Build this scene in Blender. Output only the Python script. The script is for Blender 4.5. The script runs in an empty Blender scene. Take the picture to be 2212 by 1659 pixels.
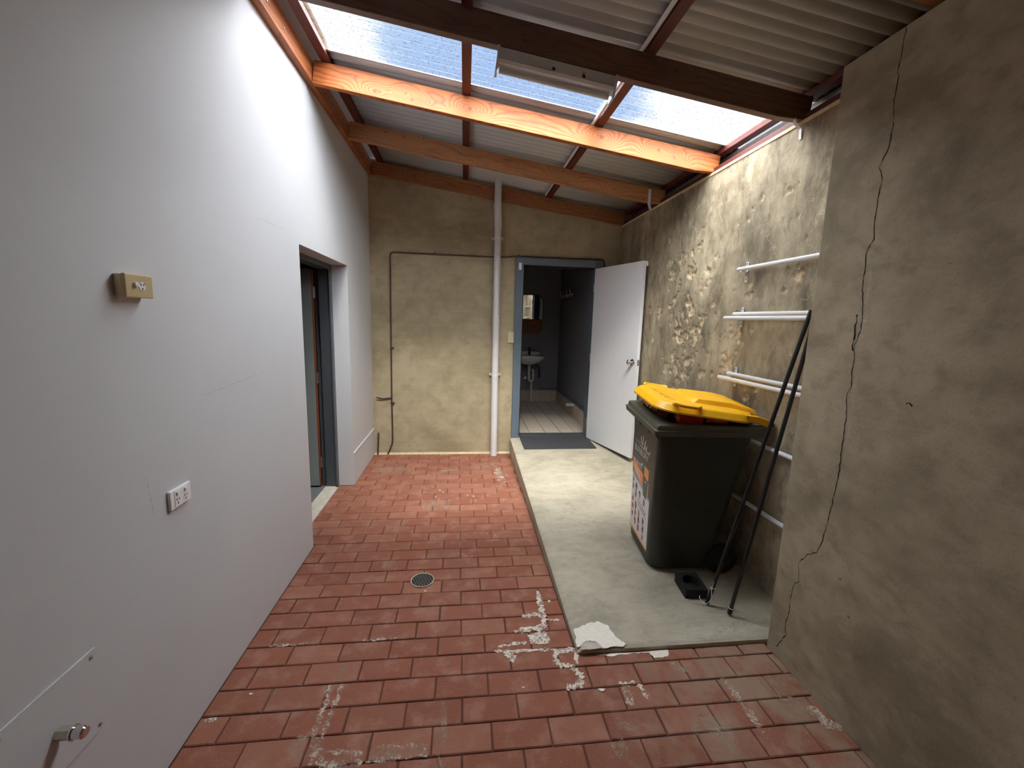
import bpy, bmesh, math, random
from mathutils import Vector, Matrix
R = math.radians
random.seed(7)
sc = bpy.context.scene
COL = sc.collection

# ------------------------------------------------------------------ camera
F_PX, W_PX, H_PX = 907.094, 2212, 1659
cam = bpy.data.cameras.new('camera'); camo = bpy.data.objects.new('camera', cam); COL.objects.link(camo)
cam.sensor_width = 36; cam.lens = F_PX / W_PX * 36; cam.clip_start = .02
r_ = Vector((0.99337792, -0.11167766, 0.026989)); u_ = Vector((-0.00948921, 0.15435453, 0.98796996)); f_ = Vector((0.11450004, 0.98168365, -0.15227265))
m = Matrix((r_, u_, -f_)).transposed().to_4x4(); m.translation = (0, 0, 1.6402); camo.matrix_world = m
sc.camera = camo

# ------------------------------------------------------------------ sky, sun, exposure
wd = bpy.data.worlds.new('sky'); sc.world = wd; wd.use_nodes = True
wn = wd.node_tree; wn.nodes.clear()
wo = wn.nodes.new('ShaderNodeOutputWorld'); wb = wn.nodes.new('ShaderNodeBackground')
tcw = wn.nodes.new('ShaderNodeTexCoord'); nzw = wn.nodes.new('ShaderNodeTexNoise'); nzw.inputs['Scale'].default_value = 2.2
rpw = wn.nodes.new('ShaderNodeValToRGB'); rpw.color_ramp.elements[0].position = .38; rpw.color_ramp.elements[1].position = .72
rpw.color_ramp.elements[0].color = (.25, .45, .84, 1); rpw.color_ramp.elements[1].color = (.62, .75, .95, 1)
wn.links.new(tcw.outputs['Generated'], nzw.inputs['Vector']); wn.links.new(nzw.outputs['Fac'], rpw.inputs['Fac'])
wn.links.new(rpw.outputs['Color'], wb.inputs['Color']); wb.inputs['Strength'].default_value = 1.05
wn.links.new(wb.outputs[0], wo.inputs[0])
def sunlamp(name, energy, angle, tilt, col):
    l_ = bpy.data.lights.new(name, 'SUN'); l_.energy = energy; l_.angle = R(angle); l_.color = col
    o_ = bpy.data.objects.new(name, l_); COL.objects.link(o_); o_.rotation_euler = (R(tilt), 0, 0); o_.location = (0, 0, 8)
sunlamp('sun', 20, 44, 29, (1, .95, .86))            # sun softened by thin cloud and the grimy sheet
sunlamp('sky_light', 46, 154, 11, (.98, .985, 1))    # broad daylight from the whole sky
sc.view_settings.view_transform = 'Standard'; sc.view_settings.look = 'None'
sc.view_settings.gamma = 1; sc.view_settings.use_curve_mapping = False
sc.view_settings.exposure = 0.0
sc.cycles.max_bounces = 14; sc.cycles.diffuse_bounces = 8; sc.cycles.transparent_max_bounces = 16
sc.cycles.caustics_reflective = False; sc.cycles.caustics_refractive = False
sc.cycles.use_denoising = True

# ------------------------------------------------------------------ the place in metres
XL, YB, XRF, XRB, YR = -1.052, 4.982, 1.578, 1.830, 1.786
Y1, Y2, ZH = 2.918, 4.043, 2.078          # side doorway
XS, YS = 0.574, 1.805                     # slab edge
SL_ = 0.05486
def slab(y): return .0296 + SL_ * (y - YS)
KR, K0 = .1364, 3.0016
ANG = math.atan(KR)
def rb(x): return K0 - KR * x             # rafter underside
def rt(x): return rb(x) + .1415           # rafter top = batten underside

# ------------------------------------------------------------------ mesh helpers
class MB:
    def __init__(s): s.v = []; s.f = []
    def add(s, vs, fs):
        o = len(s.v); s.v += [tuple(v) for v in vs]; s.f += [tuple(i + o for i in f) for f in fs]; return s
    def box(s, a, b):
        (x0, y0, z0), (x1, y1, z1) = a, b
        return s.add([(x0,y0,z0),(x1,y0,z0),(x1,y1,z0),(x0,y1,z0),(x0,y0,z1),(x1,y0,z1),(x1,y1,z1),(x0,y1,z1)],
                     [(0,3,2,1),(4,5,6,7),(0,1,5,4),(1,2,6,5),(2,3,7,6),(3,0,4,7)])
    def hexa(s, p):                       # 8 corners, bottom ring then top ring
        return s.add(p, [(0,3,2,1),(4,5,6,7),(0,1,5,4),(1,2,6,5),(2,3,7,6),(3,0,4,7)])
    def prism(s, poly, axis, a, b):       # closed polygon in the two other axes, extruded along axis
        def P(u, w, t): return (t,u,w) if axis == 'x' else (u,t,w) if axis == 'y' else (u,w,t)
        n = len(poly)
        return s.add([P(u,w,a) for u,w in poly] + [P(u,w,b) for u,w in poly],
                     [tuple(range(n))[::-1], tuple(range(n, 2*n))] + [(i,(i+1)%n,n+(i+1)%n,n+i) for i in range(n)])
    def tube(s, pts, r, n=12, caps=True):
        pts = [Vector(p) for p in pts]; rs = r if isinstance(r, (list, tuple)) else [r]*len(pts)
        rings = []; up = None
        for i, p in enumerate(pts):
            d = (pts[min(i+1,len(pts)-1)] - pts[max(i-1,0)])
            if d.length < 1e-9: d = Vector((0,0,1))
            d.normalize()
            if up is None:
                up = Vector((0,0,1)) if abs(d.z) < .9 else Vector((1,0,0))
            e1 = d.cross(up).normalized(); e2 = e1.cross(d).normalized(); up = e2
            rings.append([p + (e1*math.cos(2*math.pi*k/n) + e2*math.sin(2*math.pi*k/n))*rs[i] for k in range(n)])
        o = len(s.v)
        for rg in rings: s.v += [tuple(q) for q in rg]
        for i in range(len(rings)-1):
            for k in range(n):
                a = o+i*n+k; b = o+i*n+(k+1)%n; s.f.append((a, b, b+n, a+n))
        if caps:
            s.f.append(tuple(o+k for k in range(n))[::-1]); s.f.append(tuple(o+(len(rings)-1)*n+k for k in range(n)))
        return s
    def lathe(s, prof, c, axis='z', n=24, caps=True):  # prof: (radius, height)
        o = len(s.v)
        for rr, h in prof:
            for k in range(n):
                a = 2*math.pi*k/n; u, w = rr*math.cos(a), rr*math.sin(a)
                d = (u,w,h) if axis == 'z' else (h,u,w) if axis == 'x' else (u,h,w)
                s.v.append((c[0]+d[0], c[1]+d[1], c[2]+d[2]))
        for i in range(len(prof)-1):
            for k in range(n):
                a = o+i*n+k; b = o+i*n+(k+1)%n; s.f.append((a,b,b+n,a+n))
        if caps:
            s.f.append(tuple(o+k for k in range(n))[::-1]); s.f.append(tuple(o+(len(prof)-1)*n+k for k in range(n)))
        return s
    def loft(s, rings, cap0=True, cap1=True):
        o = len(s.v); n = len(rings[0])
        for rg in rings: s.v += [tuple(p) for p in rg]
        for i in range(len(rings)-1):
            for k in range(n):
                a = o+i*n+k; b = o+i*n+(k+1)%n; s.f.append((a,b,b+n,a+n))
        if cap0: s.f.append(tuple(o+k for k in range(n))[::-1])
        if cap1: s.f.append(tuple(o+(len(rings)-1)*n+k for k in range(n)))
        return s
    def mesh(s, name='m'):
        me = bpy.data.meshes.new(name); me.from_pydata(s.v, [], s.f); me.update(); return me

def bez(pts, r=.04, n=5):                 # polyline with rounded corners
    pts = [Vector(p) for p in pts]; out = [pts[0]]
    for a, b, c in zip(pts, pts[1:], pts[2:]):
        d1 = (a-b); d2 = (c-b); q = min(r, d1.length*.45, d2.length*.45)
        p0 = b + d1.normalized()*q; p2 = b + d2.normalized()*q
        for i in range(n+1):
            t = i/n; out.append(p0*(1-t)**2 + b*2*t*(1-t) + p2*t*t)
    out.append(pts[-1]); return out

def rrect(cx, cy, hx, hy, r, z, n=6):     # rounded rectangle ring in xy
    out = []
    for sx, sy, a0 in ((1,1,0),(-1,1,90),(-1,-1,180),(1,-1,270)):
        for i in range(n+1):
            a = R(a0 + 90*i/n); out.append((cx+sx*(hx-r)+r*math.cos(a), cy+sy*(hy-r)+r*math.sin(a), z))
    return out

def obj(name, mb, mat, parent=None, smooth=None, bevel=0, loc=None, rot=None, fix=True):
    me = mb.mesh(name) if isinstance(mb, MB) else mb
    if isinstance(mb, MB) and (fix or bevel):
        bm = bmesh.new(); bm.from_mesh(me); bmesh.ops.recalc_face_normals(bm, faces=bm.faces)
        if bevel:
            es = [e for e in bm.edges if len(e.link_faces) == 2 and e.calc_face_angle(0) > R(30)]
            bmesh.ops.bevel(bm, geom=es, offset=bevel, segments=2, profile=.5, affect='EDGES', clamp_overlap=True)
        bm.to_mesh(me); bm.free()
    me.materials.clear()
    for mm in (mat if isinstance(mat, (list, tuple)) else [mat]): me.materials.append(mm)
    o = bpy.data.objects.new(name, me); COL.objects.link(o)
    if parent: o.parent = parent
    if loc: o.location = loc
    if rot: o.rotation_euler = rot
    if smooth is not None:
        me.polygons.foreach_set('use_smooth', [True]*len(me.polygons))
        try: me.set_sharp_from_angle(angle=R(smooth))
        except Exception: pass
    return o

def tag(o, label=None, cat=None, group=None, kind=None):
    if label: o['label'] = label
    if cat: o['category'] = cat
    if group: o['group'] = group
    if kind: o['kind'] = kind
    return o
def thing(name, label, cat, loc=(0,0,0), rot=(0,0,0), group=None, kind=None):
    o = bpy.data.objects.new(name, None); COL.objects.link(o); o.location = loc; o.rotation_euler = rot
    o.empty_display_size = .05
    return tag(o, label, cat, group, kind)
def srgb(r, g, b):
    f = lambda c: (c/255/12.92) if c/255 <= .04045 else ((c/255+.055)/1.055)**2.4
    return (f(r), f(g), f(b), 1)

# ------------------------------------------------------------------ materials
class NT:
    def __init__(s, name):
        s.m = bpy.data.materials.new(name); s.m.use_nodes = True; s.t = s.m.node_tree; s.t.nodes.clear()
        s.out = s.n('ShaderNodeOutputMaterial')
    def n(s, typ, **kw):
        nd = s.t.nodes.new(typ)
        for k, v in kw.items():
            setattr(nd, k, v)
        return nd
    def l(s, a, b): s.t.links.new(a, b)
    def put(s, sock, v):
        if hasattr(v, 'is_output') or hasattr(v, 'links'): s.l(v, sock)
        else: sock.default_value = v
    def math(s, op, a, b=None, c=None, clamp=False):
        nd = s.n('ShaderNodeMath', operation=op); nd.use_clamp = clamp; s.put(nd.inputs[0], a)
        if b is not None: s.put(nd.inputs[1], b)
        if c is not None: s.put(nd.inputs[2], c)
        return nd.outputs[0]
    def pos(s): return s.n('ShaderNodeNewGeometry').outputs['Position']
    def objc(s): return s.n('ShaderNodeTexCoord').outputs['Object']
    def xyz(s, v):
        nd = s.n('ShaderNodeSeparateXYZ'); s.l(v, nd.inputs[0]); return nd.outputs
    def scale(s, v, k):
        nd = s.n('ShaderNodeMapping'); s.l(v, nd.inputs[0]); nd.inputs['Scale'].default_value = k; return nd.outputs[0]
    def noise(s, v, sc_, det=4, rough=.55, dist=0):
        nd = s.n('ShaderNodeTexNoise'); s.l(v, nd.inputs['Vector']); nd.inputs['Scale'].default_value = sc_
        nd.inputs['Detail'].default_value = det; nd.inputs['Roughness'].default_value = rough; nd.inputs['Distortion'].default_value = dist
        return nd.outputs['Fac']
    def vor(s, v, sc_, feat='F1'):
        nd = s.n('ShaderNodeTexVoronoi', feature=feat); s.l(v, nd.inputs['Vector']); nd.inputs['Scale'].default_value = sc_
        return nd.outputs['Distance']
    def ramp(s, f, stops):
        nd = s.n('ShaderNodeValToRGB'); s.put(nd.inputs[0], f); e = nd.color_ramp.elements
        while len(e) < len(stops): e.new(.5)
        for el, (p, c) in zip(e, stops):
            el.position = p; el.color = c if isinstance(c, (tuple, list)) else (c, c, c, 1)
        return nd.outputs[0]
    def step(s, f, a, b):
        nd = s.n('ShaderNodeMapRange'); nd.interpolation_type = 'SMOOTHSTEP'; s.put(nd.inputs[0], f)
        nd.inputs[1].default_value = a; nd.inputs[2].default_value = b; return nd.outputs[0]
    def mix(s, f, a, b, mode='MIX'):
        nd = s.n('ShaderNodeMix', data_type='RGBA', blend_type=mode); s.put(nd.inputs[0], f)
        s.put(nd.inputs[6], a); s.put(nd.inputs[7], b); return nd.outputs[2]
    def bsdf(s, col, rough=.6, metal=0, bump=None, bs=.2, bd=.01, spec=.5, coat=0):
        b = s.n('ShaderNodeBsdfPrincipled'); s.put(b.inputs['Base Color'], col); s.put(b.inputs['Roughness'], rough)
        b.inputs['Metallic'].default_value = metal; b.inputs['Specular IOR Level'].default_value = spec; b.inputs['Coat Weight'].default_value = coat
        if bump is not None:
            bn = s.n('ShaderNodeBump'); bn.inputs['Strength'].default_value = bs; bn.inputs['Distance'].default_value = bd
            s.l(bump, bn.inputs['Height']); s.l(bn.outputs[0], b.inputs['Normal'])
        s.l(b.outputs[0], s.out.inputs[0]); s.b = b; return s.m

def plain(name, c, rough=.5, metal=0, var=.12, nscale=14, bs=.05, spec=.5, space='obj'):
    t = NT(name); v = t.objc() if space == 'obj' else t.pos()
    nz = t.noise(v, nscale, 5)
    d = tuple(x*(1-var) for x in c[:3]) + (1,); e = tuple(min(1, x*(1+var)) for x in c[:3]) + (1,)
    col = t.ramp(nz, [(.3, d), (.7, e)])
    return t.bsdf(col, rough, metal, t.noise(v, nscale*6, 3), bs, .004, spec)

def m_brick():
    t = NT('red_paver'); p = t.pos(); x, y, z = t.xyz(p)
    rnd = t.n('ShaderNodeObjectInfo').outputs['Random']
    base = t.ramp(rnd, [(0, srgb(138, 85, 67)), (.35, srgb(148, 92, 72)), (.7, srgb(143, 91, 73)), (1, srgb(157, 104, 83))])
    n1 = t.noise(p, 9, 6, .6)
    c = t.mix(t.step(n1, .45, .75), base, srgb(164, 118, 100))
    sp = t.noise(p, 170, 2, .5)
    c = t.mix(t.math('MULTIPLY', t.step(sp, .60, .72), .55), c, srgb(92, 48, 40))       # dark pores
    sp2 = t.noise(p, 120, 3, .6)
    c = t.mix(t.math('MULTIPLY', t.step(sp2, .62, .78), .4), c, srgb(214, 178, 156))     # pale grains
    # grey-green film of dirt on the pavers by the rendered wall
    d = t.math('MULTIPLY', t.step(x, .35, 1.5), t.math('SUBTRACT', 1, t.step(y, 1.85, 2.05)))
    n2 = t.noise(t.scale(p, (1, .7, 1)), 7, 6, .65, .6)
    c = t.mix(t.math('MULTIPLY', t.math('MULTIPLY', d, t.step(n2, .36, .62)), .8), c, srgb(150, 132, 112))
    n3 = t.noise(p, 3.1, 5, .6)
    c = t.mix(t.math('MULTIPLY', t.step(n3, .56, .74), .35), c, srgb(176, 142, 124))    # bloom
    bmp = t.math('ADD', t.noise(p, 220, 3, .6), t.math('MULTIPLY', t.noise(p, 40, 3), .7))
    return t.bsdf(c, .85, 0, bmp, .35, .003, .3)

def m_concrete(name, c1, c2, c3, streak=(1, 1, 1), sc_=2.5, rough=.8, courses=False, cracks=0, bs=.4, broom=False):
    t = NT(name); p = t.pos(); x, y, z = t.xyz(p); ps = t.scale(p, streak)
    n1 = t.noise(ps, sc_, 6, .6, .4); n2 = t.noise(ps, sc_*5, 6, .62, .3); n3 = t.noise(p, 90, 3, .6)
    c = t.ramp(n1, [(.30, c1), (.5, c2), (.72, c3)])
    c = t.mix(t.math('MULTIPLY', t.step(n2, .48, .70), .5), c, c1)
    c = t.mix(t.math('MULTIPLY', t.step(n2, .50, .30), .35), c, c3)
    c = t.mix(t.math('MULTIPLY', t.step(n3, .55, .75), .25), c, tuple(q*.55 for q in c1[:3])+(1,))
    if courses:                            # faint block courses ghosting through the render
        w = t.math('PINGPONG', t.math('ADD', z, t.math('MULTIPLY', n2, .01)), .043)
        c = t.mix(t.math('MULTIPLY', t.math('SUBTRACT', 1, t.step(w, .0, .012)), .08), c, tuple(q*1.2 for q in c3[:3])+(1,))
    h = t.math('ADD', t.math('MULTIPLY', n2, .7), t.math('MULTIPLY', n3, .35))
    if broom:
        bl_ = t.noise(t.scale(p, (5, 150, 1)), 1, 4, .6); h = t.math('ADD', h, bl_)
        c = t.mix(t.math('MULTIPLY', t.step(bl_, .5, .72), .35), c, c1)
        n4 = t.noise(p, 11, 5, .7, 1.2); c = t.mix(t.math('MULTIPLY', t.step(n4, .58, .66), .3), c, tuple(q*.7 for q in c1[:3])+(1,))
    if cracks:
        wv = t.n('ShaderNodeVectorMath', operation='ADD'); t.l(p, wv.inputs[0])
        nv = t.n('ShaderNodeTexNoise'); t.l(p, nv.inputs['Vector']); nv.inputs['Scale'].default_value = 5; nv.inputs['Detail'].default_value = 5
        sv = t.n('ShaderNodeVectorMath', operation='SCALE'); t.l(nv.outputs['Color'], sv.inputs[0]); sv.inputs['Scale'].default_value = .28
        t.l(sv.outputs[0], wv.inputs[1])
        dv = t.vor(wv.outputs[0], 4.2, 'DISTANCE_TO_EDGE')
        cm = t.math('SUBTRACT', 1, t.step(dv, .003, .014))
        cm = t.math('MULTIPLY', cm, t.step(t.noise(p, 2.3, 3), .46, .62))
        c = t.mix(t.math('MULTIPLY', cm, cracks), c, tuple(min(1, q*1.45) for q in c3[:3])+(1,))
        at = t.n('ShaderNodeAttribute', attribute_name='pit')
        pc = t.ramp(t.noise(p, 26, 5, .7), [(.3, srgb(150, 128, 100)), (.5, srgb(205, 184, 150)), (.63, srgb(224, 206, 176)), (.78, srgb(158, 112, 88))])
        c = t.mix(at.outputs['Fac'], c, pc)
        h = t.math('ADD', h, t.math('MULTIPLY', t.math('MULTIPLY', at.outputs['Fac'], t.noise(p, 60, 5, .75)), 1.6))
    return t.bsdf(c, rough, 0, h, bs, .006, .3)

def m_wood(name, ca, cb, cd, knots=(), freq=70, rough=.55, sheen=.4):
    t = NT(name); o = t.objc(); x, y, z = t.xyz(o)
    warp = t.noise(t.scale(o, (1.1, 3, 5)), 1.6, 3, .5)
    ph = t.math('ADD', t.math('MULTIPLY', z, freq), t.math('MULTIPLY', warp, 9))
    kd = None
    for (kx, kz, ks) in knots:
        dx = t.math('MULTIPLY', t.math('SUBTRACT', x, kx), .42); dz = t.math('SUBTRACT', z, kz)
        d2 = t.math('ADD', t.math('MULTIPLY', dx, dx), t.math('MULTIPLY', dz, dz))
        g = t.math('EXPONENT', t.math('MULTIPLY', d2, -1/(ks*ks*2.4)))
        ph = t.math('ADD', ph, t.math('MULTIPLY', g, 13))
        ex = t.math('SUBTRACT', x, kx)
        e2 = t.math('ADD', t.math('MULTIPLY', ex, ex), t.math('MULTIPLY', dz, dz))
        core = t.math('EXPONENT', t.math('MULTIPLY', e2, -1/(ks*ks*.10)))
        kd = core if kd is None else t.math('MAXIMUM', kd, core)
    ring = t.math('PINGPONG', ph, 1.0)
    ring = t.math('POWER', ring, 2.5)
    fine = t.noise(t.scale(o, (3, 60, 60)), 4, 4, .6)
    c = t.mix(t.math('MULTIPLY', ring, .8), ca, cb)
    c = t.mix(t.math('MULTIPLY', t.step(fine, .45, .7), .3), c, cd)
    c = t.mix(t.math('MULTIPLY', t.step(t.noise(t.scale(o, (1, 4, 4)), 2.2, 3), .45, .75), .35), c, cb)
    if kd is not None: c = t.mix(t.math('MULTIPLY', kd, .85), c, cd)
    return t.bsdf(c, rough, 0, t.math('ADD', fine, t.math('MULTIPLY', ring, .3)), .15, .003, sheen)

def m_poly():                             # clear corrugated sheet with grime
    t = NT('clear_corrugated_sheet'); p = t.pos(); x, y, z = t.xyz(p)
    spk = t.step(t.noise(t.scale(p, (1, 1.3, 1)), 95, 3, .65), .57, .64)
    spk2 = t.step(t.noise(p, 38, 4, .7), .62, .72)
    ph = t.math('PINGPONG', t.math('ADD', y, .038), .038)
    val = t.math('MULTIPLY', t.math('SUBTRACT', 1, t.step(ph, .0012, .006)), t.step(t.noise(t.scale(p, (2.2, 6, 1)), 18, 4, .65), .42, .62))
    nn = t.math('MULTIPLY', t.math('SUBTRACT', t.noise(p, 5, 4), .5), .5)
    endl = t.math('SUBTRACT', 1, t.step(t.math('ADD', x, nn), -.66, -.40))
    endr = t.step(t.math('ADD', t.math('ADD', x, t.math('MULTIPLY', y, -.25)), nn), .28, .60)
    ends = t.math('MAXIMUM', t.math('MULTIPLY', endl, .7), t.math('MULTIPLY', endr, .95))
    dark = t.math('MAXIMUM', t.math('MULTIPLY', spk, .5), t.math('MAXIMUM', t.math('MULTIPLY', spk2, .25), t.math('MULTIPLY', val, .55)))
    tr = t.n('ShaderNodeBsdfTransparent'); tr.inputs[0].default_value = (.90, .95, .98, 1)
    film = t.n('ShaderNodeBsdfTranslucent'); film.inputs[0].default_value = srgb(226, 214, 190)
    gr = t.n('ShaderNodeBsdfDiffuse'); gr.inputs[0].default_value = srgb(104, 80, 58)
    gl = t.n('ShaderNodeBsdfGlossy'); gl.inputs[0].default_value = (1, 1, 1, 1); gl.inputs['Roughness'].default_value = .12
    m0 = t.n('ShaderNodeMixShader'); t.l(t.math('ADD', t.math('MULTIPLY', ends, POLY_END), POLY_FILM), m0.inputs[0]); t.l(tr.outputs[0], m0.inputs[1]); t.l(film.outputs[0], m0.inputs[2])
    m1 = t.n('ShaderNodeMixShader'); t.l(dark, m1.inputs[0]); t.l(m0.outputs[0], m1.inputs[1]); t.l(gr.outputs[0], m1.inputs[2])
    m2 = t.n('ShaderNodeMixShader'); m2.inputs[0].default_value = .03; t.l(m1.outputs[0], m2.inputs[1]); t.l(gl.outputs[0], m2.inputs[2])
    t.l(m2.outputs[0], t.out.inputs[0]); return t.m
POLY_FILM, POLY_END = .006, .06

def m_stain(name, c, dens, scale_=60, edge=.5):   # dusty deposit, patchy
    t = NT(name); p = t.pos()
    n1 = t.noise(p, scale_, 5, .7); n2 = t.noise(p, scale_*.2, 4, .6)
    a = t.math('MULTIPLY', t.step(t.math('ADD', t.math('MULTIPLY', n1, .6), t.math('MULTIPLY', n2, .4)), edge-.08, edge+.10), dens)
    df = t.n('ShaderNodeBsdfDiffuse'); df.inputs[0].default_value = c; tr = t.n('ShaderNodeBsdfTransparent')
    mx = t.n('ShaderNodeMixShader'); t.l(a, mx.inputs[0]); t.l(tr.outputs[0], mx.inputs[1]); t.l(df.outputs[0], mx.inputs[2]); t.l(mx.outputs[0], t.out.inputs[0])
    return t.m

def m_leftwall():
    t = NT('white_painted_render'); p = t.pos()
    n = t.noise(p, 1.3, 4); f = t.noise(p, 260, 3, .6)
    c = t.ramp(n, [(.3, srgb(200, 200, 203)), (.7, srgb(206, 206, 208))])
    sc2 = t.noise(t.scale(p, (1, 6, .8)), 9, 5, .7)
    c = t.mix(t.math('MULTIPLY', t.step(sc2, .70, .78), .12), c, srgb(120, 120, 122))
    return t.bsdf(c, .62, 0, f, .12, .002, .35)

M = dict(
    brick=m_brick(),
    bed=plain('paver_joint_sand', srgb(96, 58, 48), .95, nscale=60, space='pos'),
    left=m_leftwall(),
    back=m_concrete('sand_render', srgb(152, 139, 112), srgb(173, 160, 131), srgb(190, 177, 148), (1, 1, 1.15), 1.7, .85, True),
    right=m_concrete('weathered_render', srgb(98, 89, 73), srgb(152, 139, 115), srgb(192, 178, 150), (1, 1.15, .62), 3.0, .85, False, .28, .8),
    pillar=m_concrete('bagged_render', srgb(128, 117, 95), srgb(167, 155, 131), srgb(186, 174, 150), (1, .8, 1.1), 1.9, .85),
    slab=m_concrete('broomed_concrete', srgb(160, 151, 132), srgb(184, 175, 155), srgb(198, 189, 169), (.9, 1.5, 1), 2.6, .8, broom=True),
    metal=plain('off_white_roofing', srgb(190, 189, 187), .42, 0, .06, 3, .03, .5, 'pos'),
    poly=m_poly(),
    charcoal=plain('charcoal_paint', srgb(74, 79, 84), .35, 0, .05),
    bluegrey=plain('blue_grey_paint', srgb(98, 112, 124), .4, 0, .05),
    doorwhite=plain('white_door_paint', srgb(226, 226, 228), .4, 0, .02),
    pvc=plain('white_pvc', srgb(222, 220, 220), .35, 0, .04),
    rodwhite=plain('white_rail_paint', srgb(214, 214, 216), .35, 0, .04),
    cream=plain('cream_plastic', srgb(222, 208, 172), .35, 0, .03),
    white=plain('white_plastic', srgb(232, 230, 230), .35, 0, .02),
    dark=plain('dark_slot', srgb(28, 28, 28), .6),
    chrome=plain('chrome', (.72, .72, .73, 1), .15, 1, .03, bs=0),
    steel=plain('galvanised_steel', (.42, .43, .45, 1), .45, 1, .15, 30, .05),
    copper=plain('weathered_copper_pipe', srgb(98, 76, 64), .45, .6, .2, 20),
    black=plain('black_plastic', srgb(26, 26, 27), .45, 0, .1),
    rubber=plain('black_rubber', srgb(30, 31, 32), .85, 0, .2, 60, .3),
    mat=plain('charcoal_mat_pile', srgb(62, 62, 64), .95, 0, .35, 160, .6),
    binbody=plain('dark_green_bin_plastic', srgb(46, 50, 42), .42, 0, .12, 9, .06),
    binrim=plain('olive_bin_rim_plastic', srgb(84, 85, 71), .5, 0, .15, 12, .06),
    yellow=plain('yellow_lid_plastic', srgb(246, 182, 22), .4, 0, .06, 10, .05),
    edge=plain('stained_timber_edge', srgb(128, 66, 36), .5, 0, .2, 20),
    doorgrey=plain('grey_door_paint', srgb(132, 138, 136), .4, 0, .04),
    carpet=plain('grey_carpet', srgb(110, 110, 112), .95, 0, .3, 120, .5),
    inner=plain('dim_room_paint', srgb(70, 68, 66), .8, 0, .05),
    bath=plain('grey_bathroom_paint', srgb(126, 126, 131), .6, 0, .04, 3),
    tile=plain('beige_floor_tile', srgb(206, 190, 172), .35, 0, .06, 6),
    grout=plain('dark_grout', srgb(70, 62, 56), .9),
    ceramic=plain('white_ceramic', srgb(226, 224, 222), .15, 0, .02),
    paint=m_stain('flaking_white_paint', srgb(232, 222, 206), .95, 120, .46),
    paintsolid=plain('white_paint_skin', srgb(238, 230, 216), .6, 0, .06, 60, .25),
    efflo=m_stain('lime_bloom', srgb(214, 198, 180), .75, 90, .50),
    efflo2=m_stain('faint_lime_bloom', srgb(190, 172, 152), .55, 70, .52),
    salt=m_stain('salt_crust', srgb(226, 222, 214), .85, 40, .53),
    crack=plain('dark_crack', srgb(34, 28, 22), .95),
    conc=plain('worn_sill_concrete', srgb(192, 184, 170), .85, 0, .15, 25, .2),
    mirror=plain('mirror_glass', (.9, .9, .9, 1), .02, 1, 0, bs=0),
    wooddark=plain('stained_shelf_timber', srgb(120, 72, 40), .5, 0, .2, 12),
    carton=plain('crushed_cardboard', srgb(206, 164, 130), .8, 0, .2, 12),
    cartonred=plain('red_packet_card', srgb(204, 66, 34), .6, 0, .15, 12),
    cartondark=plain('dark_packet_card', srgb(84, 36, 28), .7, 0, .2, 12),
    asphalt=plain('grey_asphalt', srgb(92, 94, 98), .95, 0, .2, 40, .3, .3, 'pos'),
    mortar=plain('cream_mortar', srgb(206, 190, 152), .85, 0, .15, 30, .3),
)
KN = [(.40, .034, .030), (.60, .066, .022), (.645, .036, .032), (1.035, .060, .034), (1.98, .075, .036), (2.42, .078, .030), (2.55, .052, .026)]
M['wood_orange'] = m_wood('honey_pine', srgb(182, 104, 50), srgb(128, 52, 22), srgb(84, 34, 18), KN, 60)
M['wood_mid'] = m_wood('aged_pine', srgb(190, 132, 86), srgb(156, 98, 58), srgb(80, 46, 28), [(.30, .115, .026), (.46, .105, .030), (1.2, .02, .02), (1.9, .11, .024), (2.4, .05, .02)], 45)
M['wood_back'] = m_wood('brown_pine', srgb(172, 114, 74), srgb(138, 82, 50), srgb(60, 34, 22), [(.45, .07, .03), (1.35, .05, .03), (1.75, .09, .022)], 60)
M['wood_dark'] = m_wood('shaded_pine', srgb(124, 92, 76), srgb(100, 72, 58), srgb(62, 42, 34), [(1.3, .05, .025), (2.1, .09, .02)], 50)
M['batten'] = m_wood('red_oxide_batten', srgb(98, 44, 34), srgb(80, 34, 28), srgb(52, 26, 22), (), 30)
M['ledger'] = m_wood('ledger_pine', srgb(176, 108, 64), srgb(144, 80, 46), srgb(84, 46, 28), [(3.2, .05, .02), (3.0, .09, .02)], 55)

# ================================================================== STRUCTURE
YF = -2.3                                  # end of the yard behind the camera
# ---- floor: joint bed with loose-laid pavers
floor = obj('floor', MB().box((XL-.24, YF, -.09), (XRF+.02, YB+.02, -.007)), M['bed'])
tag(floor, 'brick-red clay pavers laid in running bond', None, None, 'structure')
PX, PY = .2361, .1213
bcache = {}
def brick_mesh(w, d):
    key = (round(w, 3), round(d, 3))
    if key in bcache: return bcache[key]
    b = .0035; h = .03; x, y = w/2, d/2
    mb = MB(); mb.v = [(-x,-y,-h),(x,-y,-h),(x,y,-h),(-x,y,-h),(-x,-y,-b),(x,-y,-b),(x,y,-b),(-x,y,-b),(-x+b,-y+b,0),(x-b,-y+b,0),(x-b,y-b,0),(-x+b,y-b,0)]
    mb.f = [(0,1,5,4),(1,2,6,5),(2,3,7,6),(3,0,4,7),(4,5,9,8),(5,6,10,9),(6,7,11,10),(7,4,8,11),(8,9,10,11)]
    me = mb.mesh('brick'); me.materials.append(M['brick']); bcache[key] = me; return me
far = MB()
rb_ = random.Random(3)
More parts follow.
